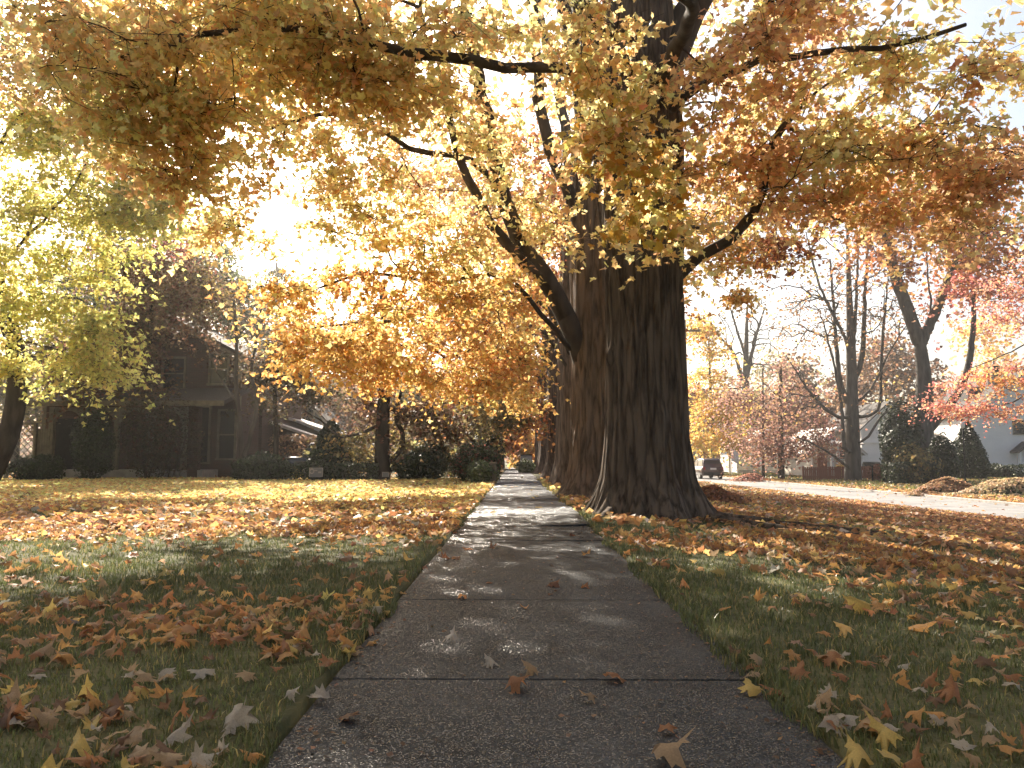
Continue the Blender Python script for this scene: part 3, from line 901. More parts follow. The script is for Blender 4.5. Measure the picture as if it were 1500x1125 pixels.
limbsC = [
    (up(at(800, 450, 22), at(740, 430, 20), at(660, 455, 18.6), at(560, 470, 17.6), at(460, 480, 17)), .4, .09, .025),
    (up(at(790, 480, 22.4), at(750, 490, 21), at(690, 510, 20), at(620, 540, 19)), .36, .06, .02),
    (up(at(900, 330, 23), at(1000, 330, 22), at(1080, 350, 21)), .55, .12, .04),
    (up(at(830, 200, 24), at(800, 60, 24), at(770, -80, 24)), .7, .2, .1),
]
blobsC = [
    B(610, 500, 18.4, 150, 55, 1.3, 62), B(500, 500, 17.2, 100, 40, 1.0, 30), B(430, 480, 17, 50, 28, .7, 10), B(690, 550, 19.4, 100, 32, 1.2, 32), B(560, 550, 18.4, 70, 26, .9, 16),
    B(740, 500, 20.5, 60, 70, 1.3, 26), B(770, 560, 21, 30, 30, .8, 8), B(750, 430, 20.5, 40, 45, 1, 14), B(772, 490, 21.5, 28, 70, 1, 14), B(745, 350, 21, 40, 40, 1, 10), B(700, 430, 19.5, 80, 50, 1.2, 22), B(480, 535, 17.6, 40, 20, .7, 6),
    B(1050, 400, 21, 60, 60, 1.4, 26), B(1040, 310, 21.5, 70, 60, 1.6, 22), B(1110, 350, 20.5, 60, 50, 1.4, 14),
    B(780, 330, 23, 50, 80, 1.5, 16, RUST), B(800, 430, 23.6, 30, 60, 1, 8, RUST),
    B3((2, 24, 12.5), (5, 4.5, 3.5), 40, None, 26, .24, .5, 2), B3((5, 24, 8.5), (3.5, 3.5, 2), 50, None, 26, .22, .45, 2),
]
tree('maple_tree', 'old maple whose low sunlit orange sprays hang over the lawn', 'tree', bC,
     [bC + (0, 0, 2), bC + (0, 0, 5), bC + (0, 0, 9.5)], .5, limbsC, blobsC, ORANGE, K=46, size=.13, sig=.30, lod=3, mul=1.4, big=bigC, ok_from=.6,
     group='old maples lining the walk', w=.12)

for Y, r, sd, lab in ((32.5, .70, 21, 'old maple fourth back in the row, left edge showing past the pale-scarred trunk'), (42, .74, 25, 'reddish maple trunk at the far end of the row by the walk'), (60, .5, 27, 'distant rust-leaved maple beside the far end of the walk')):
    b = row_base(Y, 1.95)
    def bigD(root, b=b, r=r, sd=sd):
        big_trunk(root, b[0], b[1], b[2] - .05, [(0, r * 1.35), (.4, r * 1.15), (1.2, r), (4, r * .95), (8, r * .7)], (0, 0), .12, sd, 'bark2', .03, nth=60, nz=40,
                  lobes=[(-2.6, .3, .3, .3), (3.0, .25, .3, .3), (-1.6, .2, .3, .3)])
    tree('maple_tree', lab, 'tree', b, [b + (0, 0, 3), b + (0, 0, 8)], r * .7,
         [(up(b + (-1.6, -.5, 6.5), b + (-3.4, -.6, 8), b + (-4.4, -.5, 10)), .5, .2, .08), (up(b + (1.6, .5, 7), b + (3.4, .6, 9), b + (4, .5, 11)), .6, .2, .08)],
         [B3(b + (0, 0, 11), (5, 5, 4), 110), B3(b + (-3.2, -.5, 6.5), (2.4, 2.6, 1.8), 40), B3(b + (3.6, 0, 6.5), (2.4, 2.6, 1.8), 34), B3(b + (-2.2, 1, 4.4), (1.4, 2, 1.1), 18)] + ([B(610, 240, 42, 130, 120, 3, 90, ORANGE), B(720, 290, 42, 70, 120, 3, 60, ORANGE), B(480, 270, 42, 50, 50, 2, 14, GOLD)] if 40 < Y < 45 else []), RUST,
         K=80, size=.21, sig=.55, lod=2, big=bigD, ok_from=.5, group='old maples lining the walk')

# unseen maple added behind the viewer to shade the near slabs from open sky
b = row_base(-3.5, 2.5)
def bigZ(root, b=b):
    big_trunk(root, b[0], b[1], b[2] - .05, [(0, .85), (.4, .68), (1.2, .58), (4, .55), (8, .4)], (0, 0), .12, 33, 'bark', .03, nth=60, nz=40, lobes=[(-2.6, .3, .3, .3), (1.0, .25, .3, .3)])
tree('maple_tree', 'added unseen maple overhanging the near end of the walk', 'tree', b, [b + (0, 0, 3), b + (0, 0, 8)], .4,
     [(up(b + (-1.6, 1.5, 6.5), b + (-3.4, 3, 8), b + (-4.4, 4, 9)), .5, .2, .08), (up(b + (1.6, 1.5, 7), b + (3.4, 3, 8), b + (4, 4, 9)), .6, .2, .08)],
     [B3(b + (-.5, 1.5, 9.5), (6.5, 6, 2.5), 160), B3(b + (-6, 1, 7), (3.5, 4, 1.5), 60), B3(b + (4.5, 1, 7.5), (3.5, 4, 1.5), 60)], GOLD, K=30, size=.24, sig=.5, lod=2, big=bigZ, ok_from=.5, group='old maples lining the walk')

# unseen maples added left and behind to keep open sky off porch and slabs
for (x_, y_, hh, lab) in ((-22, 17, 15, 'added unseen broad gold maple on the lawn left of the yellow-green tree'), (-11, -9, 14, 'added unseen gold maple on the lawn behind the viewer'), (10, -10, 14, 'added unseen gold maple by the road behind the viewer'), (-27, 30, 16, 'added unseen tall gold maple left of the brick house')):
    b = np.array((x_, y_, h1(x_, y_) - .1))
    tree('maple_tree', lab, 'tree', b, [b + (0, 0, hh * .3), b + (.2, 0, hh * .7)], .4, [],
         [B3(b + (0, 0, hh * .62), (hh * .42, hh * .42, hh * .34), 150), B3(b + (0, 0, hh * .4), (hh * .4, hh * .4, hh * .12), 60)], GOLD, K=30, size=.30, sig=.6, ok_from=.3, group='added lawn maples out of view')

# spray of single leaves hanging in front of the nearest trunk
def one_leaf_mesh(name, tpl, col, curl, material):
    tv, tf = TPL[tpl] if isinstance(tpl, int) else tpl
    v = tv.copy(); v[:, 2] *= curl
    stem = np.array([(0.012, -.4, .0), (-.012, -.4, .0), (0.0, -.78, .07)])
    n = len(v)
    V = np.concatenate([v, stem]); Fc = np.concatenate([tf, [[n, n + 1, n + 2]]])
    c = np.repeat(np.array([col]), len(V), 0) * (1 - .3 * np.clip(np.linalg.norm(V[:, :2], axis=1) - .2, 0, 1))[:, None]
    o = mesh_np(name, V, [Fc], material, None, c, True)
    me = o.data
    bpy.data.objects.remove(o)
    return me


spray_me = [one_leaf_mesh('leaf', 0, c, cu, M['leaf']) for c in ((.60, .36, .07), (.62, .47, .10), (.55, .28, .05), (.50, .44, .12), (.40, .32, .09)) for cu in (.5, 1.4)]
spray_blobs = [(905, 190, 9.3, 75, 60, .35, 110), (955, 275, 9.2, 50, 60, .3, 80), (870, 250, 9.3, 40, 45, .3, 36), (925, 345, 9.2, 65, 28, .3, 50), (870, 130, 9.4, 40, 30, .3, 24)]
for (px, py, Y, rx, ry, rd, n) in spray_blobs:
    for p in blob_pts(at(px, py, Y), (rx * Y / F, rd, ry * Y / F), n):
        o = bpy.data.objects.new('leaf', random.choice(spray_me)); C.objects.link(o)
        o.parent = rootA
        o.location = p - bA
        nv = Vector(rng.normal(size=3) * np.array((.8, .8, .5)) + np.array((0, -.35, .55)))
        q = nv.to_track_quat('Z', 'Y'); o.rotation_euler = q.to_euler()
        o.rotation_euler.rotate_axis('Z', random.uniform(math.pi * .6, math.pi * 1.4))
        s_ = .125 * random.uniform(.75, 1.25); o.scale = (s_, s_, s_)

# surface roots running from the nearest maple towards the road
for pts, r in ((((2.75, 11.55, .03), (3.6, 11.35, -.01), (4.6, 11.0, -.07), (5.6, 10.6, -.16)), .075), (((2.7, 11.1, .02), (3.5, 10.4, -.01), (4.3, 10.1, -.05), (5.3, 9.9, -.14)), .06), (((1.3, 11.0, .02), (1.05, 10.3, -.02)), .07)):
    s = Skel(300)
    pp = [np.array((x, y, h1(x, y) + .025)) for (x, y, z) in pts]; pp[-1][2] -= .06; pp[0][2] += .04
    s.path(pp, -1, 0, seg=.15, r0=r, r1=r * .35, wob=.008)
    s.build(s.rm[:s.n], s.lim[:s.n] == 0, 'root', M['bark'], rootA)

# ================================================================== other trees
def gz(px, Y):
    x = xat(px, Y)
    return np.array((x, Y, h1(x, Y) - 0.06))


# yellow-green maple at the left, before the brick house
b = gz(-20, 27)
tree('maple_tree', 'yellow-green maple with a dark trunk before the brick house', 'tree', b,
     [at(15, 620, 27), at(22, 520, 27), at(-10, 400, 27), at(-30, 250, 27), at(-30, 60, 27)], .36,
     [(up(at(10, 372, 26), at(50, 335, 25.2), at(95, 285, 24.6), at(125, 240, 24.2)), .55, .08, .03),
      (up(at(20, 440, 26), at(60, 430, 25), at(120, 440, 24.4)), .42, .07, .03),
      (up(at(40, 500, 26), at(110, 520, 25.4), at(170, 530, 25)), .3, .05, .02),
      (up(at(20, 180, 26), at(80, 110, 25.4), at(150, 40, 25)), .72, .09, .04)],
     [B(70, 330, 25, 130, 75, 1.4, 55), B(180, 300, 24.6, 60, 60, 1, 20), B(60, 440, 25, 110, 60, 1.2, 40), B(150, 480, 24.6, 45, 55, .8, 16), B(60, 210, 25.4, 100, 80, 1.4, 45),
      B(165, 545, 24.8, 32, 22, .6, 5), B(110, 520, 25, 60, 28, .8, 10), B(50, 90, 26, 120, 80, 1.6, 45, P_((.5, .45, .1, 2), (.25, .28, .08, 2), (.6, .35, .08, 1))), B(10, 530, 26, 40, 30, .8, 8),
      B(85, 570, 25.2, 18, 8, .4, 2), B(60, 110, 24, 90, 40, .8, 14, ORANGE), B(150, 100, 23.5, 60, 40, .8, 9, ORANGE), B(185, 215, 25, 60, 70, 1, 20), B(215, 300, 24.8, 45, 50, .9, 18), B(260, 275, 24.5, 50, 40, .9, 16), B(280, 325, 24.6, 40, 22, .7, 8), B(110, 130, 25.6, 80, 70, 1.2, 24)],
     YGREEN, K=52, size=.165, sig=.44, lod=3, mul=1.8, ok_from=.3, bark='twig', w=.15)

# maroon tree over the brick house
b = gz(215, 31)
tree('ornamental_tree', 'maroon-leaved tree rising over the brick house roof', 'tree', b, [at(214, 600, 31), at(218, 500, 31), at(225, 400, 31)], .16, [],
     [B(240, 380, 31, 70, 45, 1.4, 34), B(190, 425, 31, 50, 60, 1.4, 30), B(250, 440, 31, 75, 55, 1.4, 50), B(205, 500, 30.6, 45, 45, 1.2, 26), B(300, 430, 31, 40, 30, 1.2, 14, OLIVEBR), B(150, 500, 31, 50, 60, 1.2, 24), B(120, 550, 30.4, 50, 35, 1, 14), B(200, 560, 30.2, 35, 20, .8, 8), B(250, 350, 31.5, 40, 22, 1.1, 12, P_((.35, .12, .1, 2), (.2, .08, .07, 1)))],
     MAROON, K=80, size=.15, sig=.5, mul=1.3, ok_from=.4)
b = gz(285, 50)
tree('broadleaf_tree', 'tall grey-green tree behind the maroon one', 'tree', b, [at(285, 560, 50), at(285, 420, 50)], .35, [],
     [B(285, 390, 50, 55, 55, 3, 60), B(320, 440, 50, 45, 50, 3, 40), B(235, 410, 51, 55, 65, 3, 50), B(180, 400, 52, 50, 80, 3, 40), B(120, 380, 52, 60, 90, 3, 40), B(370, 480, 50, 35, 40, 3, 20)], GREYGRN, K=100, size=.26, sig=.8, ok_from=.4)
b = gz(405, 90)
tree('spruce_tree', 'dark spire-shaped evergreen far behind the lawn', 'tree', b, [at(405, 560, 90), at(405, 385, 90)], .3, [],
     [B(405, 400, 90, 7, 20, .6, 6), B(405, 440, 90, 14, 30, 1.2, 14), B(405, 500, 90, 24, 40, 2, 24)], GREYGRN, K=90, size=.35, sig=.6, ok_from=.2)
# grey leafless tree beside the house
b = gz(350, 29)
tree('bare_tree', 'grey leafless tree with leaning twin stems beside the brick house', 'tree', b, [at(352, 640, 29), at(345, 560, 29), at(346, 500, 29), at(342, 440, 29)], .11,
     [(up(at(375, 600, 29), at(368, 540, 29), at(380, 470, 29), at(390, 410, 29)), .1, .09, .03), (up(at(325, 560, 29), at(300, 500, 28.5)), .5, .04, .02)],
     [B(345, 420, 29, 60, 60, 1.2, 60), B(400, 430, 29, 40, 60, 1.2, 40), B(330, 500, 29, 40, 40, 1, 24), B(400, 520, 29, 40, 50, 1, 24)],
     BROWNS, K=5, size=.10, sig=.35, ok_from=.35, rtip=.007, bark='greybark', w=.1)
b = gz(403, 31)
tree('garden_tree', 'small dark-leaved tree with a thin straight stem before the pale roof', 'tree', b, [at(404, 640, 31), at(402, 560, 31), at(405, 500, 31)], .12, [],
     [B(400, 540, 31, 45, 50, 1.3, 30), B(445, 560, 31, 45, 40, 1.2, 22), B(370, 570, 31, 25, 40, 1, 12), B(430, 500, 31, 40, 30, 1, 14)], P_((.09, .08, .045, 3), (.14, .10, .06, 2), (.2, .13, .07, 1)),
     K=90, size=.14, sig=.46, ok_from=.4)
# tree on the far lawn edge, trunk dark against the hedge
b = gz(560, 28)
tree('maple_tree', 'dark-trunked tree standing in the hedge behind the lawn', 'tree', b, [at(560, 640, 28), at(562, 590, 28), at(565, 520, 28), at(560, 420, 28)], .30,
     [(up(at(500, 640, 28.6), at(470, 615, 28.6), at(440, 600, 28.6)), .25, .07, .02), (up(at(600, 610, 28), at(650, 590, 28), at(700, 590, 28)), .42, .08, .03), (up(at(590, 650, 28), at(580, 600, 28), at(600, 540, 28)), .12, .1, .05)],
     [B(620, 610, 28.5, 70, 30, 1.2, 34, MAROON), B(700, 605, 29, 60, 30, 1.2, 24), B(600, 650, 29, 45, 24, 1, 14), B(520, 650, 29, 30, 22, .8, 9), B(530, 595, 28.5, 35, 20, 1, 9, MAROON),
      B(560, 520, 28, 60, 40, 1.6, 16, BROWNS), B(740, 590, 30, 40, 40, 1.2, 14, RUST)],
     OLIVEBR, K=80, size=.16, sig=.48, ok_from=.12, mul=1.4)
# trees farther along the left of the walk
for (px, Y, top, pal, lab) in ((690, 46, 560, RUST, 'rust-brown tree behind the clipped bushes'), (735, 62, 570, ORANGE, 'orange tree arching over the far walk'), (640, 58, 540, OLIVEBR, 'olive-brown tree behind the rounded hedge'),
                               (590, 75, 500, BROWNS, 'dull brown tree far behind the hedge'), (480, 70, 540, BROWNS, 'brown tree behind the pale garage roof'), (755, 95, 590, P_((.5, .3, .1, 2), (.42, .16, .08, 2)), 'small orange tree at the end of the walk'), (520, 95, 480, GREYGRN, 'grey-green tree farthest behind the orange sprays'),
                               (430, 60, 430, BROWNS, 'tall brownish tree behind the leafless one'), (140, 70, 420, BROWNS, 'brown tree behind the brick house'), (20, 60, 450, OLIVEBR, 'olive tree beyond the lattice')):
    b = gz(px, Y); zt = zat(top, Y)
    hh = zt - b[2]
    tree('background_tree', lab, 'tree', b, [b + (0, 0, hh * .3), b + (.2, 0, hh * .75)], .2 + hh * .01, [],
         [B3(b + (0, 0, hh * .62), (hh * .32, hh * .3, hh * .36), 60), B3(b + (-hh * .25, 0, hh * .42), (hh * .2, hh * .2, hh * .22), 20), B3(b + (hh * .25, 0, hh * .4), (hh * .2, hh * .2, hh * .2), 20)],
         pal, K=80, size=.010 * Y ** .8 + .10, sig=hh * .075, ok_from=.3, group='trees behind the left gardens')

# ---- right side of the road
b = gz(1247, 60)
tree('bare_tree', 'tall nearly leafless tree with many upright limbs in front of the brown fence', 'tree', b,
     [at(1248, 660, 60), at(1247, 600, 60), at(1246, 520, 60), at(1243, 430, 60), at(1240, 330, 60)], .64,
     [(up(at(1230, 560, 60), at(1222, 470, 60), at(1215, 380, 60)), .28, .22, .06), (up(at(1262, 520, 60), at(1266, 430, 60), at(1272, 330, 60)), .38, .24, .06), (up(at(1236, 655, 59), at(1232, 600, 59), at(1222, 540, 59), at(1205, 470, 59)), .11, .16, .05),
      (up(at(1230, 675, 59), at(1200, 655, 58.5), at(1165, 640, 58.5)), .05, .12, .04), (up(at(1270, 640, 59), at(1290, 610, 59), at(1320, 590, 59)), .14, .10, .03), (up(at(1225, 610, 59), at(1190, 580, 59), at(1150, 520, 59)), .24, .12, .03), (up(at(1275, 570, 60), at(1300, 520, 60), at(1330, 470, 60)), .3, .12, .03), (up(at(1238, 500, 60), at(1200, 420, 60), at(1180, 340, 60)), .34, .14, .04), (up(at(1252, 470, 60), at(1255, 390, 60), at(1262, 300, 60)), .45, .16, .05), (up(at(1285, 600, 60), at(1290, 520, 60), at(1300, 400, 60)), .26, .12, .04)],
     [B(1240, 400, 60, 70, 80, 3, 150), B(1180, 470, 60, 60, 90, 3, 130), B(1300, 450, 60, 55, 90, 3, 110), B(1170, 580, 59, 60, 50, 2.5, 70), B(1315, 570, 59, 45, 55, 2, 50), B(1245, 300, 60, 60, 50, 3, 60)],
     P_((.34, .19, .10, 2), (.24, .14, .09, 2), (.5, .36, .12, 1)), K=5, size=.26, sig=.8, ok_from=.2, rtip=.022, ex=2.1, bark='greybark', w=.06, tr1=.1, up=.5, seg=.8, bend=.45)
b = gz(1350, 57)
tree('maple_tree', 'thick forked grey tree wrapped in evergreen bushes', 'tree', b,
     [at(1350, 640, 57), at(1352, 560, 57), at(1346, 500, 57)], .95,
     [(up(at(1330, 460, 57), at(1312, 410, 57), at(1300, 360, 57), at(1290, 280, 56.5), at(1285, 180, 56)), .97, .50, .22),
      (up(at(1366, 465, 57), at(1382, 425, 57), at(1395, 390, 57), at(1420, 330, 57)), .97, .40, .16),
      (up(at(1372, 615, 56.6), at(1395, 585, 56.6), at(1416, 540, 56.6), at(1424, 480, 56.6), at(1424, 430, 56.6)), .34, .36, .14),
      (up(at(1362, 450, 57), at(1358, 410, 57), at(1356, 370, 57)), .99, .12, .04)],
     [B(1300, 330, 56, 60, 70, 3, 34), B(1400, 320, 56, 90, 60, 3, 50), B(1460, 360, 56, 60, 60, 3, 40), B(1430, 400, 56, 40, 40, 2.5, 16, PINK), B(1340, 250, 56, 80, 60, 3, 34), B(1250, 250, 56, 70, 60, 3, 20), B(1450, 260, 56, 60, 50, 3, 24)],
     RUST, K=60, size=.36, sig=1.1, ok_from=.6, rtip=.022, bark='greybark', seg=.8)
b = gz(1590, 40)
tree('red_maple', 'pink-red maple reaching in before the white house', 'tree', b, [at(1590, 600, 40), at(1585, 520, 40), at(1580, 420, 40)], .2,
     [(up(at(1540, 560, 40), at(1480, 590, 40), at(1420, 600, 40)), .45, .07, .02), (up(at(1530, 500, 40), at(1470, 520, 40), at(1420, 540, 40)), .6, .06, .02), (up(at(1520, 430, 40), at(1450, 440, 40)), .8, .06, .02)],
     [B(1450, 590, 40, 65, 18, 1.2, 26), B(1400, 600, 40, 35, 14, .9, 10), B(1470, 550, 40, 50, 22, 1.2, 20, P_((.62, .32, .12, 2), (.6, .4, .16, 2), (.58, .2, .13, 1))), B(1480, 440, 40, 50, 40, 1.4, 24), B(1420, 555, 40, 40, 24, 1, 10), B(1520, 500, 40, 50, 50, 1.5, 20),
      B(1440, 460, 40, 35, 20, 1, 8), B(1385, 570, 40, 16, 20, .6, 4), B(1500, 380, 40, 50, 40, 1.4, 18)],
     PINK, K=44, mul=1.3, size=.15, sig=.42, ok_from=.3, w=.12)
b = gz(1093, 92)
tree('bare_tree', 'far leafless tree with spreading limbs behind the small pinkish trees', 'tree', b, [at(1094, 620, 92), at(1092, 560, 92), at(1094, 450, 92)], .8, 
     [(up(at(1075, 520, 92), at(1050, 490, 92)), .5, .3, .08), (up(at(1105, 500, 92), at(1120, 450, 92)), .55, .3, .08), (up(at(1078, 480, 92), at(1066, 440, 92)), .7, .2, .06)],
     [B(1085, 480, 92, 55, 50, 4, 70), B(1120, 540, 92, 35, 50, 3, 30), B(1060, 560, 92, 25, 40, 3, 18)], BROWNS, K=0, ok_from=.4, rtip=.04, tr1=.12, mul=1.6, bark='greybark', seg=1.2, up=.4)
b = gz(1042, 84)
tree('maple_tree', 'golden-yellow tree leaning over the parked car', 'tree', b, [at(1044, 640, 84), at(1040, 560, 84), at(1038, 500, 84)], .22, [],
     [B(1045, 600, 83, 40, 40, 3, 40), B(1030, 650, 82, 22, 18, 2, 12), B(1062, 650, 84, 20, 30, 2, 18), B(1020, 480, 84, 22, 40, 2.5, 18), B(1045, 540, 84, 35, 30, 3, 18), B(1075, 590, 84, 22, 30, 2, 12)],
     P_((.62, .42, .10, 3), (.6, .5, .18, 2), (.6, .33, .1, 2), (.45, .35, .1, 1)), K=80, size=.36, sig=.95, ok_from=.3)
for px, Y, r, lab, bl in ((1117, 66, .13, 'slender young pinkish-brown tree nearer the car', [(1110, 590, 45, 55, 60), (1120, 640, 40, 28, 30), (1090, 640, 25, 25, 14)]), (1143, 66, .30, 'stouter young pinkish-brown tree nearer the fence', [(1165, 600, 48, 50, 60), (1150, 650, 55, 24, 34), (1200, 630, 30, 40, 26), (1150, 550, 30, 40, 22)])):
    b = gz(px, Y)
    tree('young_tree', lab, 'tree', b, [at(px, 660, Y), at(px, 600, Y), at(px, 540, Y)], r, [], [B(q[0], q[1], Y, q[2], q[3], 2.2, q[4]) for q in bl], PINKBR, K=34, size=.26, sig=.85, ok_from=.25, group='young trees across the road', rtip=.01)
for (px, Y, top, pal, lab) in ((1180, 105, 520, BROWNS, 'brown tree behind the cream house'), (1230, 110, 560, RUST, 'rust tree behind the cream house'), (1300, 100, 480, BROWNS, 'tall brown tree behind the grey-white house'), (1370, 110, 560, RUST, 'rust tree behind the porch house'),
                               (1010, 115, 560, RUST, 'rusty tree at the far bend of the road'), (1460, 110, 470, ORANGE, 'orange tree behind the white house'), (1150, 130, 500, OLIVEBR, 'olive tree far behind the young trees'), (1060, 140, 600, BROWNS, 'brown tree at the end of the road'), (960, 120, 560, BROWNS, 'dim tree behind the old maple row'), (905, 130, 560, RUST, 'rust tree beyond the maple row')):
    b = gz(px, Y); hh = zat(top, Y) - b[2]
    tree('background_tree', lab, 'tree', b, [b + (0, 0, hh * .3), b + (.2, 0, hh * .75)], .25, [],
         [B3(b + (0, 0, hh * .62), (hh * .30, hh * .3, hh * .36), 60), B3(b + (-hh * .25, 0, hh * .42), (hh * .2, hh * .2, hh * .22), 20), B3(b + (hh * .25, 0, hh * .4), (hh * .2, hh * .2, hh * .2), 20)],
         pal, K=60, size=.6, sig=hh * .08, ok_from=.3, group='trees behind the houses across the road')

# a far-off wood closes the view
n = 20000
tx = rng.uniform(-190, 190, n); ty = rng.uniform(165, 215, n); th = 6 + 9 * fbm(tx * .06, ty * .06, 31)
pos = np.stack([tx, ty, -1 + th * rng.random(n) ** .7], 1)
leaf_mesh('distant_wood', [leaf_arrays(pos, rng.uniform(1.0, 2.0, n), rng.normal(size=(n, 3)) + np.array((0, -.4, .4)), rng.normal(size=(n, 3)), jitter_col(pick(BROWNS, n)), 2)], M['leaf'], None)
tag(bpy.data.objects['distant_wood'], 'brown autumn wood closing the view far behind the houses', 'trees', kind='stuff')


# ================================================================== shrubs
def shrub(name, label, px, base_py, Y, wpx, hpx, pal, n, size, shape='round', group=None, dr=None, cat='shrub'):
    x = xat(px, Y); g = h1(x, Y); k = Y / F
    rx, hz = wpx * k / 2, hpx * k
    ry = dr or rx
    root = thing(name, label, cat, (x, Y, g - .03), group)
    u = rng.normal(size=(n, 3)); u /= np.linalg.norm(u, axis=1, keepdims=True)
    rr = rng.random(n) ** .22
    if shape == 'round':
        lump = .62 + .72 * fbm(u[:, 0] * 2.6 + 5, u[:, 2] * 2.6 + u[:, 1] * 1.9 + 5, len(label))
        p = u * (rr * lump)[:, None] * np.array((rx, ry, hz * .52)); p[:, 2] += hz * .50
    elif shape == 'cone':
        t = rng.random(n) ** .75; ang = rng.uniform(0, 2 * math.pi, n)
        rad = (1 - (1 - t)) * 1.0
        lump = .5 + .95 * fbm(np.cos(ang) * 1.6 + 9, t * 6 + np.sin(ang) * 1.6, 3 + len(label))
        prof = np.minimum(1.0, (t * 1.35) ** .68) * np.where(t > .9, .9, 1)
        p = np.stack([np.cos(ang) * rx * prof * rr * lump, np.sin(ang) * ry * prof * rr * lump, hz * (1 - t * .98)], 1)
    else:
        a = rng.uniform(-1, 1, (n, 3)); e = rng.integers(0, 3, n)
        sgn = np.sign(rng.normal(size=n)); a[np.arange(n), e] = sgn * rng.uniform(.8, 1, n)
        p = a * np.array((rx, ry, hz * .5)); p[:, 2] += hz * .5
        p += rng.normal(0, .05, (n, 3)); p[:, 2] *= .9 + .2 * fbm(p[:, 0] * .8 + 20, p[:, 1] * .8, 2)
    p[:, 2] = np.maximum(p[:, 2], .04)
    nr = p - np.array((0, 0, hz * .4)) + rng.normal(0, .5 * max(rx, .3), (n, 3))
    fo = leaf_mesh('foliage', [leaf_arrays(p + np.array(root.location), size * rng.uniform(.6, 1.3, n), nr, rng.normal(size=(n, 3)) + np.array((0, 0, -.3)), jitter_col(pick(pal, n), .25), 2)], M['ever'] if (pal is DKGRN or pal is LTGRN) else M['leaf'], root)
    fo['kind'] = 'stuff'
    for q in range(3):
        a = q * 2.1
        MB().tube((x + .05 * math.cos(a), Y + .05 * math.sin(a), g - .02), (x + rx * .5 * math.cos(a), Y + ry * .5 * math.sin(a), g + hz * .6), .035, .012, 5).build('stem', M['twig'], root)
    return root


shrub('yew_bush', 'tall dark bush against the porch arches', 135, 715, 28.4, 62, 108, DKGRN, 6000, .10, 'round')
shrub('ivy_bush', 'vine-hung bush on the porch posts', 215, 710, 29, 90, 130, P_((.06, .055, .03, 2), (.09, .075, .04, 2), (.12, .06, .04, 1)), 4200, .10, 'round', dr=.45)
shrub('ivy_bush', 'dark vine mass over the porch roof edge', 250, 640, 30, 100, 128, P_((.05, .045, .025, 2), (.08, .065, .035, 2), (.11, .06, .04, 1)), 2600, .10, 'round', dr=.35)
shrub('low_bush', 'low dark bush beside the lattice', 55, 715, 28, 80, 40, DKGRN, 3000, .10)
shrub('low_bush', 'low dark bush at the foot of the leafless tree', 385, 705, 27.5, 85, 42, DKGRN, 3600, .10)
shrub('yew_bush', 'broad cone-shaped dark yew behind the yard sign', 484, 700, 29.5, 78, 88, DKGRN, 6500, .11, 'cone')
shrub('hedge_bush', 'brown-leaved hedge under the pale garage roof', 430, 695, 33, 66, 60, P_((.22, .13, .08, 2), (.3, .18, .1, 2), (.12, .08, .05, 1)), 2600, .12, 'box', dr=.5)
shrub('yellow_bush', 'small sunlit yellow bush beside the brown hedge', 432, 690, 30, 30, 20, P_((.5, .42, .12, 2), (.6, .55, .2, 1)), 500, .10)
for (x0, x1, lab) in ((345, 470, 'clipped low dark hedge before the hidden car'), (470, 550, 'clipped low dark hedge beside the dark tree trunk')):
    shrub('clipped_hedge', lab, (x0 + x1) / 2, 705, 27, x1 - x0, 24, DKGRN, 5200, .08, 'box', dr=.4, cat='hedge')
shrub('low_bush', 'dark spreading bush right of the dark trunk', 605, 705, 28.5, 70, 45, DKGRN, 3600, .10)
shrub('round_bush', 'grey-green clipped dome bush', 632, 700, 29, 62, 58, P_((.07, .085, .06, 2), (.11, .125, .09, 2), (.05, .06, .04, 1)), 5200, .08)
shrub('round_bush', 'large dark clipped bush with a reddish top beside the walk', 697, 707, 26, 76, 58, P_((.04, .05, .025, 4), (.07, .08, .035, 2), (.22, .08, .06, .8)), 6500, .08)
shrub('leafy_bush', 'yellowish-leaved bush against the gate post', 705, 707, 24.6, 48, 34, LTGRN, 1800, .09)
shrub('dark_bush', 'tall dark round bush behind the reddish-topped one', 713, 695, 31, 56, 72, DKGRN, 5200, .11)
shrub('pale_bush', 'pale grey-green feathery bush between the clipped domes', 662, 700, 31, 44, 60, P_((.16, .16, .12, 2), (.22, .2, .15, 1)), 1800, .10)
shrub('low_bush', 'small bush at the foot of the far maple', 770, 697, 45, 30, 22, LTGRN, 1200, .12)
shrub('evergreen', 'dense dark evergreen hugging the forked tree from the left', 1318, 705, 54, 60, 122, DKGRN, 6500, .22, 'round')
shrub('evergreen', 'rounded dark evergreen right of the forked tree', 1378, 704, 55, 46, 68, DKGRN, 4200, .2)
shrub('leafy_bush', 'tan-leaved bush in front of the forked tree', 1338, 690, 52.5, 62, 58, OLIVEBR, 1400, .24)
shrub('clipped_hedge', 'dark squared hedge below the tan-leaved bush', 1330, 705, 52.6, 60, 30, DKGRN, 3800, .18, 'box', dr=1.0, cat='hedge')
shrub('arborvitae', 'cone-shaped dark arborvitae before the white house', 1418, 703, 60, 52, 86, DKGRN, 6000, .2, 'cone', cat='evergreen')
shrub('low_bush', 'low dark foundation bush beside the arborvitae', 1450, 700, 64, 50, 20, DKGRN, 2200, .2)
shrub('clipped_hedge', 'long low hedge before the white house', 1500, 700, 63, 90, 17, DKGRN, 3200, .2, 'box', dr=.7, cat='hedge')
shrub('orange_bush', 'small orange bush by the cream house window', 1232, 690, 64, 16, 26, ORANGE, 500, .2)
shrub('low_bush', 'small red-brown shrub at the end of the fence', 1285, 705, 58, 30, 24, P_((.2, .08, .05, 2), (.28, .12, .07, 1)), 900, .16)

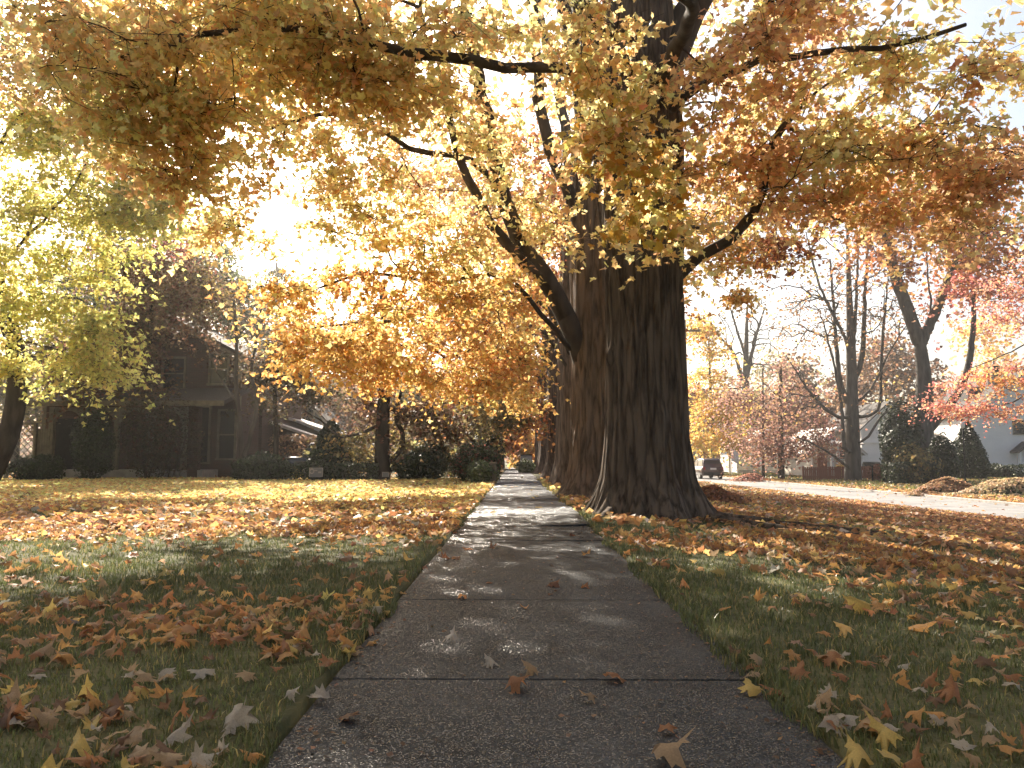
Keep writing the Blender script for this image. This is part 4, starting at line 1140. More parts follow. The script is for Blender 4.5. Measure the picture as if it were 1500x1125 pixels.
# ================================================================== buildings
def window(root, xc, y, zc, w, h, frame='white', mull=True, fw=.09):
    """sash window on a wall whose face is at y (towards -y)"""
    f = MB().box(xc - w / 2 - fw, xc - w / 2, y - .07, y + .05, zc - h / 2, zc + h / 2).box(xc + w / 2, xc + w / 2 + fw, y - .07, y + .05, zc - h / 2, zc + h / 2)
    f.box(xc - w / 2 - fw, xc + w / 2 + fw, y - .075, y + .05, zc + h / 2, zc + h / 2 + fw)
    o = f.build('window', M[frame], root)
    MB().box(xc - w / 2, xc + w / 2, y - .02, y + .04, zc - h / 2, zc + h / 2).build('pane', M['glass'], o)
    MB().box(xc - w / 2 - fw - .04, xc + w / 2 + fw + .04, y - .12, y + .05, zc - h / 2 - .08, zc - h / 2).build('sill', M[frame], o)
    if mull:
        MB().box(xc - w / 2, xc + w / 2, y - .045, y + .03, zc - .03, zc + .03).build('sash_bar', M[frame], o)
    return o


def gable_house(name, label, x0, x1, y0, y1, zg, ze, zp, wallm, roofm, trim='white', over=.35, th=.14):
    """gable end faces the street; wall, roof slopes, rake boards, foundation"""
    root = thing(name, label, 'house', ((x0 + x1) / 2, y0, zg))
    xm = (x0 + x1) / 2
    MB().prism([(x0, zg), (x1, zg), (x1, ze), (xm, zp), (x0, ze)], y0, y1).build('wall', M[wallm], root)
    sl = (zp - ze) / (x1 - xm)
    for sgn in (-1, 1):
        xe = xm + sgn * ((x1 - x0) / 2 + over); zz = zp - sl * ((x1 - x0) / 2 + over)
        poly = [(xm, zp + .02), (xe, zz + .02), (xe, zz + .02 + th), (xm, zp + .02 + th)]
        ro = MB().prism(poly if sgn > 0 else poly[::-1], y0 - over, y1 + over).build('roof', M[roofm], root)
        poly2 = [(xm, zp - .16), (xe, zz - .16), (xe, zz + .012), (xm, zp + .012)]
        MB().prism(poly2 if sgn > 0 else poly2[::-1], y0 - over + .02, y0 - over + .06).build('rake_board', M[trim], ro)
        MB().box(min(x0, x1) - .03 if sgn < 0 else x1 - .12, x0 + .12 if sgn < 0 else x1 + .03, y0 - .03, y0 + .1, zg + .3, ze - .05).build('corner_board', M[trim], root)
    MB().box(x0 - .04, x1 + .04, y0 - .04, y0 + .2, zg - .4, zg + .3).build('foundation', M['stone'], root)
    return root


# --- brick house with an arched porch, left
HY, PY = 33.0, 30.6
hx0, hx1 = xat(58, HY), xat(348, HY)
br = gable_house('brick_house', 'two-storey brick house with an arched porch in deep shade', hx0, hx1, HY, HY + 9, 0, zat(522, HY), zat(448, HY), 'brick', 'shingle', 'oldwood', .5)
window(br, xat(249, HY), HY, zat(547, HY), .85, 1.25, 'oldwood')
window(br, xat(150, HY), HY, zat(547, HY), .85, 1.25, 'oldwood')
window(br, xat(316, HY), HY, zat(540, HY), .7, 1.25, 'oldwood')
window(br, xat(331, HY), HY, zat(645, HY), .7, 1.7, 'oldwood')
# rear wing to the right
wx1 = xat(392, 36.5)
MB().box(hx1 + .01, wx1, 35.5, 42, -.1, 4.6).build('wing_wall', M['brick'], br)
window(br, xat(362, 35.5), 35.5, zat(645, 35.5), .7, 1.6, 'oldwood')
window(br, xat(378, 35.5), 35.5, zat(545, 35.5), .7, 1.2, 'oldwood')
w_ = MB().xprism([(35.1, 4.55), (38.9, 5.9), (42.6, 4.55), (42.6, 4.7), (38.9, 6.05), (35.1, 4.7)], hx1 + .55, wx1 + .3).build('wing_roof', M['shingle'], br)
# porch: floor, roof, posts, arch panels
px0, px1 = xat(62, PY), xat(286, PY)
MB().box(px0 - .1, px1 + .3, PY - .1, HY, -.1, .35).build('porch_floor', M['stone'], br)
zt = zat(594, PY)
pr = MB().xprism([(PY - .55, zt), (HY + .02, zt + .75), (HY + .02, zt + .9), (PY - .55, zt + .14)], px0 - .5, xat(332, PY)).build('porch_roof', M['shingle'], br)
MB().box(px0 - .52, xat(332, PY) + .02, PY - .62, PY - .56, zt - .05, zt + .15).build('gutter', M['oldwood'], pr)
posts = [72, 120, 168, 218, 268]
for q in posts:
    xx = xat(q, PY)
    o = MB().box(xx - .09, xx + .09, PY - .09, PY + .09, .35, zt - .05).build('post', M['oldwood'], br)
    MB().box(xx - .13, xx + .13, PY - .13, PY + .13, zt - .62, zt - .52).build('capital', M['oldwood'], o)
for a, c in zip(posts[:-1], posts[1:]):
    xa, xb = xat(a, PY) + .095, xat(c, PY) - .095
    xm, rr = (xa + xb) / 2, (xb - xa) / 2
    m_ = MB(); ztop = zt - .06; zs = ztop - .14 - rr
    K_ = 14
    for i in range(K_):
        t0, t1 = math.pi * i / K_, math.pi * (i + 1) / K_
        A, D = (xm - rr * math.cos(t0), zs + rr * math.sin(t0)), (xm - rr * math.cos(t1), zs + rr * math.sin(t1))
        m_.prism([(A[0], A[1]), (D[0], D[1]), (D[0], ztop), (A[0], ztop)], PY - .04, PY + .04)
    m_.build('arch_panel', M['oldwood'], br)
pil = xat(278, PY)
MB().box(pil - .05, pil + .32, PY - .16, PY + .2, .0, zt - .05).build('pillar', M['brick'], br)
window(br, xat(296, HY - .9), HY - .9, 1.75, .42, 2.2, 'oldwood', False)
MB().box(xat(286, HY - .9), xat(345, HY - .9), HY - .88, HY - .012, -.1, zt - .1).build('bay_wall', M['brick'], br)
window(br, xat(331, HY - .9), HY - .9, 1.75, .6, 1.9, 'oldwood')
d_ = MB().box(xat(95, HY) - .45, xat(95, HY) + .45, HY - .05, HY + .02, .35, 2.45).build('door', M['dark'], br)
MB().lathe((xat(95, HY) + .34, HY - .08, 1.35), [(.03, 0), (.03, .05)], 8).build('handle', M['stone'], d_)
ch = MB().box(hx0 + 2.4, hx0 + 3.2, HY + 4, HY + 4.8, 5, zat(448, HY) + 1.0).build('chimney', M['brick'], br)
# lattice screen at the porch's left
lat = thing('lattice_screen', 'cream diagonal lattice screen beside the brick porch', 'screen', (xat(28, 29.5), 29.5, 0))
lx0, lx1, lz1 = xat(8, 29.5), xat(48, 29.5), zat(622, 29.5)
for xx in (lx0, lx1):
    MB().box(xx - .05, xx + .05, 29.44, 29.56, -.05, lz1).build('post', M['oldwood'], lat)
MB().box(lx0 - .05, lx1 + .05, 29.43, 29.57, lz1, lz1 + .08).build('rail', M['oldwood'], lat)
wd = lx1 - lx0
for s_ in (1, -1):
    k = -lz1
    while k < wd:
        a0, a1 = max(k, 0), min(k + lz1, wd)
        if a1 - a0 > .05:
            z0_, z1_ = a0 - k, a1 - k
            if s_ < 0: p, q = (lx1 - a0, 29.49, z0_), (lx1 - a1, 29.49, z1_)
            else: p, q = (lx0 + a0, 29.51, z0_), (lx0 + a1, 29.51, z1_)
            MB().tube(p, q, .016, None, 4).build('slat', M['oldwood'], lat)
        k += .24
lat2 = thing('board_fence', 'short run of upright cream boards between lattice and porch', 'fence', (xat(58, 29.6), 29.6, 0))
for i in range(6):
    xx = xat(50 + i * 3.6, 29.6)
    MB().box(xx - .04, xx + .04, 29.57, 29.61, -.03, 1.9).build('board', M['oldwood'], lat2)

# --- pale-roofed garage and the blue-grey house behind it
gx0, gx1, GY = xat(352, 37), xat(452, 37), 37.0
ga = thing('garage', 'small garage with a pale sunlit roof behind the brown hedge', 'garage', ((gx0 + gx1) / 2, GY, 0))
MB().prism([(gx0, -.1), (gx1, -.1), (gx1, zat(640, GY)), (xat(372, GY), zat(606, GY)), (gx0, zat(612, GY))], GY, GY + 6).build('wall', M['brick'], ga)
for (yA, yB, dz) in ((GY - .5, GY + .9, 0), (GY + 2.6, GY + 6.4, .32)):
    MB().prism([(xat(370, GY), zat(612, GY) + dz), (xat(464, GY), zat(643, GY) + dz), (xat(464, GY), zat(643, GY) + dz + .12), (xat(370, GY), zat(612, GY) + dz + .12)], yA, yB).build('roof', M['pale_roof'], ga)
window(ga, xat(365, GY), GY, 1.5, .6, 1.0)
bx0, bx1, BY = xat(398, 62), xat(472, 62), 62.0
bh = gable_house('blue_house', 'blue-grey house glimpsed behind the garage', bx0, bx1, BY, BY + 9, 0, zat(612, BY), zat(575, BY), 'sidingB', 'shingle')
window(bh, xat(449, BY), BY, zat(608, BY), .9, 1.2)
window(bh, xat(425, BY), BY, zat(650, BY), .9, 1.3)
lg = gable_house('pale_house', 'pale house end showing between the orange tree and the blue-grey house', xat(500, 66), xat(560, 66), 66, 74, 0, zat(640, 66), zat(618, 66), 'sidingC', 'shingle')
window(lg, xat(520, 66), 66, zat(655, 66), .9, 1.2)

# --- across the road
G = -0.75
w1 = gable_house('white_house', 'large white clapboard house with a gabled door hood', xat(1424, 72), xat(1590, 72), 72, 82, G, zat(606, 72), zat(546, 72), 'sidingW', 'shingle')
window(w1, xat(1493, 72), 72, zat(626, 72), .95, 1.15, 'oldwood')
window(w1, xat(1540, 72), 72, zat(626, 72), .95, 1.15, 'oldwood')
window(w1, xat(1545, 72), 72, zat(672, 72), .95, 1.4, 'oldwood')
dx = xat(1496, 72)
d_ = MB().box(dx - .5, dx + .5, 71.92, 72.02, G + .2, G + 2.35).build('door', M['white'], w1)
MB().lathe((dx + .38, 71.88, G + 1.2), [(.04, 0), (.04, .06)], 8).build('handle', M['dark'], d_)
hz_ = zat(662, 72)
hd = MB()
for s_ in (-1, 1):
    pl = [(dx, hz_ + .75), (dx + s_ * 1.15, hz_ - .1), (dx + s_ * 1.15, hz_ + .06), (dx, hz_ + .93)]
    hd.prism(pl if s_ > 0 else pl[::-1], 70.6, 71.98)
hd = hd.build('door_hood', M['shingle'], w1)
for s_ in (-1, 1):
    MB().box(dx + s_ * .92 - .07, dx + s_ * .92 + .07, 70.8, 70.95, G, hz_).build('hood_post', M['white'], hd)
MB().box(xat(1461, 74), xat(1471, 74), 74, 75, zat(590, 74), zat(536, 74)).build('chimney', M['dark'], w1)
MB().prism([(xat(1420, 75.5), zat(586, 75)), (xat(1449, 75.5), zat(586, 75)), (xat(1449, 75.5), zat(566, 75)), (xat(1424, 75.5), zat(566, 75))], 75.5, 77).build('dormer', M['shingle'], w1)
w2 = gable_house('porch_house', 'small cream house with a lit porch roof behind the forked tree', xat(1352, 80), xat(1440, 80), 80, 88, G, zat(632, 80), zat(590, 80), 'sidingC', 'shingle')
MB().xprism([(76.5, zat(642, 78)), (80.02, zat(630, 80)), (80.02, zat(628, 80)), (76.5, zat(640, 78))], xat(1368, 78), xat(1410, 78)).build('porch_roof', M['pale_roof'], w2)
for q in (1372, 1386, 1406):
    xx = xat(q, 77); MB().box(xx - .1, xx + .1, 76.9, 77.1, G, zat(642, 77)).build('post', M['white'], w2)
window(w2, xat(1395, 80), 80, zat(665, 80), .9, 1.4)
st = thing('stone_steps', 'short flight of pale steps beside the arborvitae', 'steps', (xat(1388, 66), 66, G))
for i in range(3):
    MB().box(xat(1383, 66), xat(1396, 66), 65.2 + i * .3, 66.4, G - .1 + i * .17, G + .09 + i * .17).build('step', M['stone'], st)
MB().box(xat(1396, 66) + .02, xat(1396, 66) + .25, 65.1, 66.5, G - .1, G + .95).build('cheek_wall', M['stone'], st)
w3 = gable_house('white_house', 'tall grey-white house behind the black grill', xat(1262, 74), xat(1345, 74), 74, 84, G, zat(628, 74), zat(590, 74), 'sidingW', 'shingle')
MB().box(xat(1262, 74), xat(1290, 74), 73.9, 73.99, zat(649, 74), zat(646, 74)).build('trim_board', M['white'], w3)
window(w3, xat(1322, 74), 74, zat(660, 74), .9, 1.3)
w4 = gable_house('cream_house', 'low cream bungalow with white porch columns behind the fence', xat(1188, 71), xat(1262, 71), 71, 80, G, zat(662, 71), zat(628, 71), 'sidingC', 'pale_roof')
MB().xprism([(68.6, zat(652, 69)), (71.02, zat(644, 70)), (71.02, zat(642, 70)), (68.6, zat(650, 69))], xat(1208, 70), xat(1256, 70)).build('porch_roof', M['pale_roof'], w4)
for q in (1218, 1227, 1252):
    xx = xat(q, 69); MB().box(xx - .12, xx + .12, 68.9, 69.1, G, zat(651, 69)).build('column', M['white'], w4)
window(w4, xat(1235, 71), 71, zat(660, 71), .8, 1.5)
window(w4, xat(1203, 71), 71, zat(676, 71), .7, 1.2)
dd = MB().box(xat(1203, 68.7) - .42, xat(1203, 68.7) + .42, 68.6, 68.68, G, G + 2.0).build('trellis_gate', M['fence'], w4)
w5 = gable_house('grey_house', 'dark grey house end beside the parked car', xat(965, 98), xat(1021, 98), 98, 108, G, zat(645, 98), zat(610, 98), 'sidingG', 'shingle')
window(w5, xat(1008, 98), 98, zat(670, 98), .9, 1.4)
w6 = gable_house('white_bungalow', 'white bungalow half hidden behind the young trees', xat(1082, 88), xat(1180, 88), 88, 96, G, zat(655, 88), zat(630, 88), 'sidingW', 'pale_roof')
MB().prism([(xat(1064, 84), zat(655, 84)), (xat(1081, 84), zat(655, 84)), (xat(1087, 84), zat(645, 84)), (xat(1080, 84), zat(645, 84))], 84, 88).build('porch_roof', M['pale_roof'], w6)
for q in (1068, 1080):
    MB().box(xat(q, 85) - .1, xat(q, 85) + .1, 84.9, 85.1, G, zat(655, 85)).build('post', M['white'], w6)
window(w6, xat(1105, 88), 88, zat(676, 88), 1.0, 1.3)
window(w6, xat(1130, 88), 88, zat(676, 88), 1.0, 1.3)
window(w6, xat(1158, 88), 88, zat(676, 88), 1.0, 1.3)
fl = thing('flag', 'small white flag hanging beside the bungalow porch', 'flag', (xat(1073, 80), 80, h1(xat(1073, 80), 80)))
MB().tube((xat(1071, 80), 80, h1(xat(1071, 80), 80) - .05), (xat(1071, 80), 80, zat(655, 80)), .03).build('pole', M['white'], fl)
x_ = xat(1071, 80)
V = []; Fq = []
for i in range(5):
    for j in range(7):
        V.append((x_ + .03 + i * .16 + .05 * math.sin(j), 80 + .07 * math.sin(i * 2 + j), zat(657, 80) - j * .2 - i * .1))
for i in range(4):
    for j in range(6): Fq.append((i * 7 + j, i * 7 + j + 1, (i + 1) * 7 + j + 1, (i + 1) * 7 + j))
MB().add(V, Fq).build('cloth', M['white'], fl, True)

# --- brown picket fence
FY = 62.0
fg = thing('picket_fence', 'red-brown picket fence before the cream bungalow', 'fence', (xat(1235, FY), FY, h1(xat(1235, FY), FY)))
fx0, fx1 = xat(1176, FY), xat(1302, FY)
zb = h1(fx0, FY); zt_ = zat(684, FY)
pk = MB().prism([(-.065, 0), (.065, 0), (.065, zt_ - zb - .07), (0, zt_ - zb), (-.065, zt_ - zb - .07)], -.012, .012).build('picket', M['fence'], None)
pm = pk.data; bpy.data.objects.remove(pk)
i = 0; xx = fx0
while xx < fx1:
    o = bpy.data.objects.new('picket', pm); C.objects.link(o); o.parent = fg
    o.location = (xx - fg.location.x, 0, h1(xx, FY) + .02 - fg.location.z); o.rotation_euler = (0, random.gauss(0, .012), 0)
    xx += .15
for zr in (.25, .8):
    MB().box(fx0, fx1, FY + .014, FY + .06, zb + zr, zb + zr + .09).build('rail', M['fence'], fg)
for k in range(6):
    xx = fx0 + (fx1 - fx0) * k / 5
    MB().box(xx - .06, xx + .06, FY + .062, FY + .18, zb - .1, zt_ + .05).build('post', M['fence'], fg)
# iron gate post and grill
gp = thing('gate_post', 'thin dark iron post before the red-brown shrub', 'post', (xat(1276, 57), 57, h1(xat(1276, 57), 57)))
x_ = xat(1276, 57)
MB().tube((x_, 57, h1(x_, 57) - .05), (x_, 57, zat(684, 57)), .06, .05).build('shaft', M['dark'], gp)
MB().lathe((x_, 57, zat(684, 57)), [(.05, 0), (.09, .03), (.06, .1), (.01, .16)], 10).build('finial', M['dark'], gp)
gr = thing('grill', 'black covered grill beside the grey-white house', 'grill', (xat(1277, 66), 66, h1(xat(1277, 66), 66)))
x_, zg_ = xat(1277, 66), h1(xat(1277, 66), 66)
MB().xprism([(65.7, zg_ + .75), (66.3, zg_ + .75), (66.3, zg_ + 1.15), (66.1, zg_ + 1.35), (65.85, zg_ + 1.3), (65.7, zg_ + 1.05)], x_ - .75, x_ + .55).build('lid', M['dark'], gr)
for sx in (-.6, .45):
    for sy in (65.75, 66.25): MB().tube((x_ + sx, sy, zg_ - .03), (x_ + sx, sy, zg_ + .75), .03).build('leg', M['dark'], gr)
MB().box(x_ + .56, x_ + .95, 65.75, 66.25, zg_ + .95, zg_ + 1.0).build('side_shelf', M['dark'], gr)

# --- utility pole by the road
UY = 58.0; ux = xat(1005, UY)
up_ = thing('utility_pole', 'weathered wooden utility pole at the road edge behind the nearest maple', 'utility pole', (ux, UY, h1(ux, UY)))
MB().tube((ux, UY, h1(ux, UY) - .3), (ux, UY, 11), .24, .17, 14).build('pole', M['pole'], up_, True)
MB().box(ux - 1.2, ux + 1.2, UY - .26, UY - .15, 10.1, 10.24).build('crossarm', M['pole'], up_)
for q in (-1.05, -.5, .5, 1.05): MB().lathe((ux + q, UY - .2, 10.24), [(.05, 0), (.07, .05), (.03, .14)], 8).build('insulator', M['stone'], up_)
# --- thin lamp post
LY = 50.0; lx = xat(1411, LY); lz = h1(lx, LY)
lp = thing('lamp_post', 'thin black lamp post with a white top beside the leaf pile', 'lamp post', (lx, LY, lz))
MB().lathe((lx, LY, lz - .1), [(.11, 0), (.11, .25), (.06, .35), (.05, 1.0), (.045, zat(628, LY) - lz + .1)], 12).build('pole', M['dark'], lp, True)
MB().lathe((lx, LY, zat(628, LY)), [(.04, 0), (.10, .06), (.14, .22), (.12, .40), (.05, .47)], 14).build('lantern', M['white'], lp, True)
MB().lathe((lx, LY, zat(628, LY) + .47), [(.12, 0), (.10, .06), (.02, .16)], 12).build('cap', M['dark'], lp)
# --- gate post by the walk
gx = xat(722, 24.5)
gp2 = thing('gate_post', 'weathered grey wooden post at the end of the clipped bush by the walk', 'post', (gx, 24.5, 0))
MB().bbox(gx - .09, gx + .09, 24.4, 24.6, -.1, .62, .02).build('shaft', M['oldwood'], gp2)
MB().bbox(gx - .12, gx + .12, 24.37, 24.63, .62, .68, .02).build('cap', M['oldwood'], gp2)
# --- dark bin on the far walk
bx = xat(771, 52)
bn = thing('utility_cabinet', 'dark grey upright cabinet beside the far end of the walk', 'cabinet', (bx, 52, 0))
MB().bbox(bx - .38, bx + .38, 51.7, 52.3, -.05, 1.0, .04).build('body', M['sidingG'], bn)
MB().bbox(bx - .41, bx + .41, 51.66, 52.34, 1.0, 1.06, .02).build('lid', M['dark'], bn)

# --- yard signs
def yard_sign(label, px, py, Y, w, h, marks):
    x = xat(px, Y); g = h1(x, Y); zc = zat(py, Y)
    t = thing('yard_sign', label, 'sign', (x, Y, g))
    MB().box(x - w / 2, x + w / 2, Y - .012, Y + .012, zc - h / 2, zc + h / 2).build('board', M['sidingG'], t)
    fr = MB().box(x - w / 2, x + w / 2, Y - .018, Y - .013, zc + h / 2 - .02, zc + h / 2).box(x - w / 2, x - w / 2 + .02, Y - .018, Y - .013, zc - h / 2, zc + h / 2 - .02).box(x + w / 2 - .02, x + w / 2, Y - .018, Y - .013, zc - h / 2, zc + h / 2 - .02)
    fr.build('border', M['stone'], t)
    for sx in (-.3, .3): MB().tube((x + sx * w, Y + .025, g - .05), (x + sx * w, Y + .025, zc + h * .3), .008, None, 6).build('stake', M['dark'], t)
    if marks:
        K_ = 18; r0_, r1_ = .05, .085; cx, cz = x - w * .30, zc + h * .12
        m_ = MB()
        for i in range(K_):
            a, c = 2 * math.pi * i / K_, 2 * math.pi * (i + 1) / K_
            m_.add([(cx + r0_ * math.cos(a), Y - .019, cz + r0_ * math.sin(a)), (cx + r1_ * math.cos(a), Y - .019, cz + r1_ * math.sin(a)), (cx + r1_ * math.cos(c), Y - .019, cz + r1_ * math.sin(c)), (cx + r0_ * math.cos(c), Y - .019, cz + r0_ * math.sin(c))], [(0, 1, 2, 3)])
        m_.build('ring_mark', M['stone'], t)
        MB().box(x - w * .12, x + w * .1, Y - .018, Y - .013, zc + h * .18, zc + h * .28).build('bar_mark', M['stone'], t)
        MB().box(x + w * .16, x + w * .40, Y - .018, Y - .013, zc - h * .08, zc + h * .10).build('block_mark', M['stone'], t)
    return t


yard_sign('pale-bordered yard sign with a ring mark before the low hedge', 463, 692, 25.6, .44, .30, True)
yard_sign('small plain yard sign at the foot of the dark trunk', 565, 695, 25.8, .22, .16, False)


# ================================================================== vehicles
def car(name, label, x, y, zg, L, W, Hh, paint, suv, ang=0.0):
    """car seen from behind: local +y is forward; body lofted from stations along its length"""
    t = thing(name, label, 'car', (x, y, zg))
    t.rotation_euler = (0, 0, ang)
    pm_, n, l, b_ = nodes_of(name + '_paint')
    b_.inputs['Base Color'].default_value = (*paint, 1); b_.inputs['Roughness'].default_value = .25; b_.inputs['Coat Weight'].default_value = .6
    hw, zb_, belt = W / 2, .28, Hh * .60

    def loft(stn, name, m_, par):
        V, Fq = [], []
        for (yy, prof) in stn:
            full = prof + [(-a, c) for (a, c) in prof[::-1]]
            V += [(a, yy, c) for (a, c) in full]
        k = len(stn[0][1]) * 2
        for i in range(len(stn) - 1):
            for j in range(k):
                j2 = (j + 1) % k
                Fq.append((i * k + j, i * k + j2, (i + 1) * k + j2, (i + 1) * k + j))
        Fq += [tuple(range(k - 1, -1, -1)), tuple(range((len(stn) - 1) * k, len(stn) * k))]
        mb_ = MB().add(V, Fq)
        g = {}
        for f in mb_.f: g.setdefault(len(f), []).append(f)
        me_o = mesh_np(name, np.array(mb_.v), [np.array(q) for q in g.values()], m_, None, None, True)
        me_o.parent = par
        return me_o

    def pr(w, z0, z1): return [(w * .92, z0), (w, z0 + .12), (w, (z0 + z1) / 2), (w * .97, z1 - .05), (w * .90, z1)]
    hood = belt * (.96 if suv else .92)
    body = loft([(-L / 2, pr(hw * .86, zb_ + .15, belt - .06)), (-L / 2 + .08, pr(hw * .97, zb_ + .02, belt)), (-L / 2 + .5, pr(hw, zb_, belt)), (L * .1, pr(hw, zb_, belt)), (L * .2, pr(hw, zb_, hood + .02)), (L / 2 - .35, pr(hw * .95, zb_, hood - .08)), (L / 2 - .05, pr(hw * .85, zb_ + .05, hood - .16)), (L / 2, pr(hw * .78, zb_ + .15, hood - .26))], 'body', pm_, t)
    rb = -L / 2 + (.12 if suv else .7)
    def gh(w, z0, z1, ws): return [(w, z0), (w * .99, z0 + .02), (w * (1 + ws) / 2, (z0 + z1) / 2), (w * ws, z1 - .06), (w * ws * .9, z1)]
    cab = loft([(rb - .06, gh(hw * .86, belt - .02, belt + .1, .98)), (rb + .3, gh(hw * .88, belt - .02, Hh - .03, .84)), (-L * .05, gh(hw * .89, belt - .02, Hh, .84)), (L * .1, gh(hw * .88, belt - .02, Hh - .05, .83)), (L * .27, gh(hw * .86, belt - .04, belt + .05, .98))], 'cabin', pm_, t)
    gl = M['glass']
    rw = MB()
    z0_, z1_ = belt + .08, Hh - .14
    ya, yb = rb + .0, rb + .27
    rw.add([(-hw * .78, ya - .06, z0_), (hw * .78, ya - .06, z0_), (hw * .68, yb - .06, z1_), (-hw * .68, yb - .06, z1_), (-hw * .78, ya + .02, z0_), (hw * .78, ya + .02, z0_), (hw * .68, yb + .02, z1_), (-hw * .68, yb + .02, z1_)],
           [(0, 1, 2, 3), (4, 7, 6, 5), (0, 4, 5, 1), (1, 5, 6, 2), (2, 6, 7, 3), (3, 7, 4, 0)])
    o = rw.build('rear_window', gl, None); o.parent = t
    for s_ in (-1, 1):
        for (y0_, y1_) in ((rb + .35, -L * .12), (-L * .09, L * .12)):
            q = MB()
            xa, xb = s_ * hw * .90, s_ * hw * .80
            q.add([(xa, y0_, belt + .06), (xa, y1_, belt + .06), (xb, y1_ - .1, Hh - .15), (xb, y0_ + .1, Hh - .15), (xa - s_ * .06, y0_, belt + .06), (xa - s_ * .06, y1_, belt + .06), (xb - s_ * .06, y1_ - .1, Hh - .15), (xb - s_ * .06, y0_ + .1, Hh - .15)],
                  [(0, 1, 2, 3), (4, 7, 6, 5), (0, 4, 5, 1), (1, 5, 6, 2), (2, 6, 7, 3), (3, 7, 4, 0)])
            o = q.build('side_window', gl, None); o.parent = t
        o = MB().box(s_ * hw * .80 - .08, s_ * hw * .80 + .08, -L / 2 - .0, -L / 2 + .15, belt - .28, belt - .02).build('tail_light', M['tail'], None); o.parent = t
        o = MB().box(s_ * hw * .62 - .16, s_ * hw * .62 + .16, L / 2 - .16, L / 2 - .03, hood - .36, hood - .22).build('headlight', M['white'], None); o.parent = t
        for yy in (-L * .30, L * .31):
            w_o = bpy.data.objects.new('wheel', None); C.objects.link(w_o); w_o.parent = t; w_o.location = (s_ * hw * .9, yy, .34)
            V, q = MB(), MB()
            V.tube((-.11, 0, 0), (.11, 0, 0), .34, None, 20); o = V.build('tyre', M['dark'], None, False); o.parent = w_o
            q.tube((-.118, 0, 0), (.118, 0, 0), .21, None, 14); o = q.build('rim', M['stone'], None); o.parent = w_o
        if suv:
            o = MB().box(s_ * hw * .66 - .025, s_ * hw * .66 + .025, rb + .4, L * .02, Hh + .015, Hh + .06).build('roof_rail', M['dark'], None); o.parent = t
    o = MB().box(-.26, .26, -L / 2 - .03, -L / 2 + .02, belt - .26, belt - .10).build('number_plate', M['white'], None); o.parent = t
    o = MB().box(-hw * .9, hw * .9, -L / 2 - .07, -L / 2 + .2, zb_ + .08, zb_ + .30).build('bumper', M['dark'], None); o.parent = t
    return t


M['tail'] = mat('tail_lamp', (.35, .02, .02), None, .2)
sx_ = xat(1037, 70)
car('parked_car', 'dark maroon sport utility car parked on the far side of the road', 16.95, 71.0, ROADZ + .05, 4.7, 1.92, 1.78, (.055, .022, .024), True, R(2))
car('parked_car', 'dark sedan mostly hidden behind the low hedge', xat(500, 30.5), 31.2, h1(xat(500, 30.5), 31), 4.6, 1.8, 1.42, (.03, .032, .035), False, R(-78))

# ================================================================== ground cover
def walk_edge(y, side):
    """ragged edge where turf creeps over the slabs"""
    return (SW0 + .0 + (fbm(y * 1.9, 0 * y, 40) - .5) * .22) if side < 0 else (SW1 - .035 - (fbm(y * 1.9, 0 * y + 7, 41) - .5) * .22)


def on_lawn(x, y):
    return (x < walk_edge(y, -1)) | ((x > walk_edge(y, 1)) & (x < 13.75))


def scatter(dens_fn, y0, y1, margin, dmax, xlim=(-45, 13.7), wide=.70):
    """rejection-sampled points on the lawns within the view wedge plus a margin"""
    area_x0 = max(xlim[0], -(wide * y1 + margin)); area_x1 = min(xlim[1], wide * y1 + margin)
    n = int((area_x1 - area_x0) * (y1 - y0) * dmax)
    x = rng.uniform(area_x0, area_x1, n); y = rng.uniform(y0, y1, n)
    keep = (np.abs(x) < wide * y + margin) & (rng.random(n) * dmax < dens_fn(x, y))
    x, y = x[keep], y[keep]
    return x, y


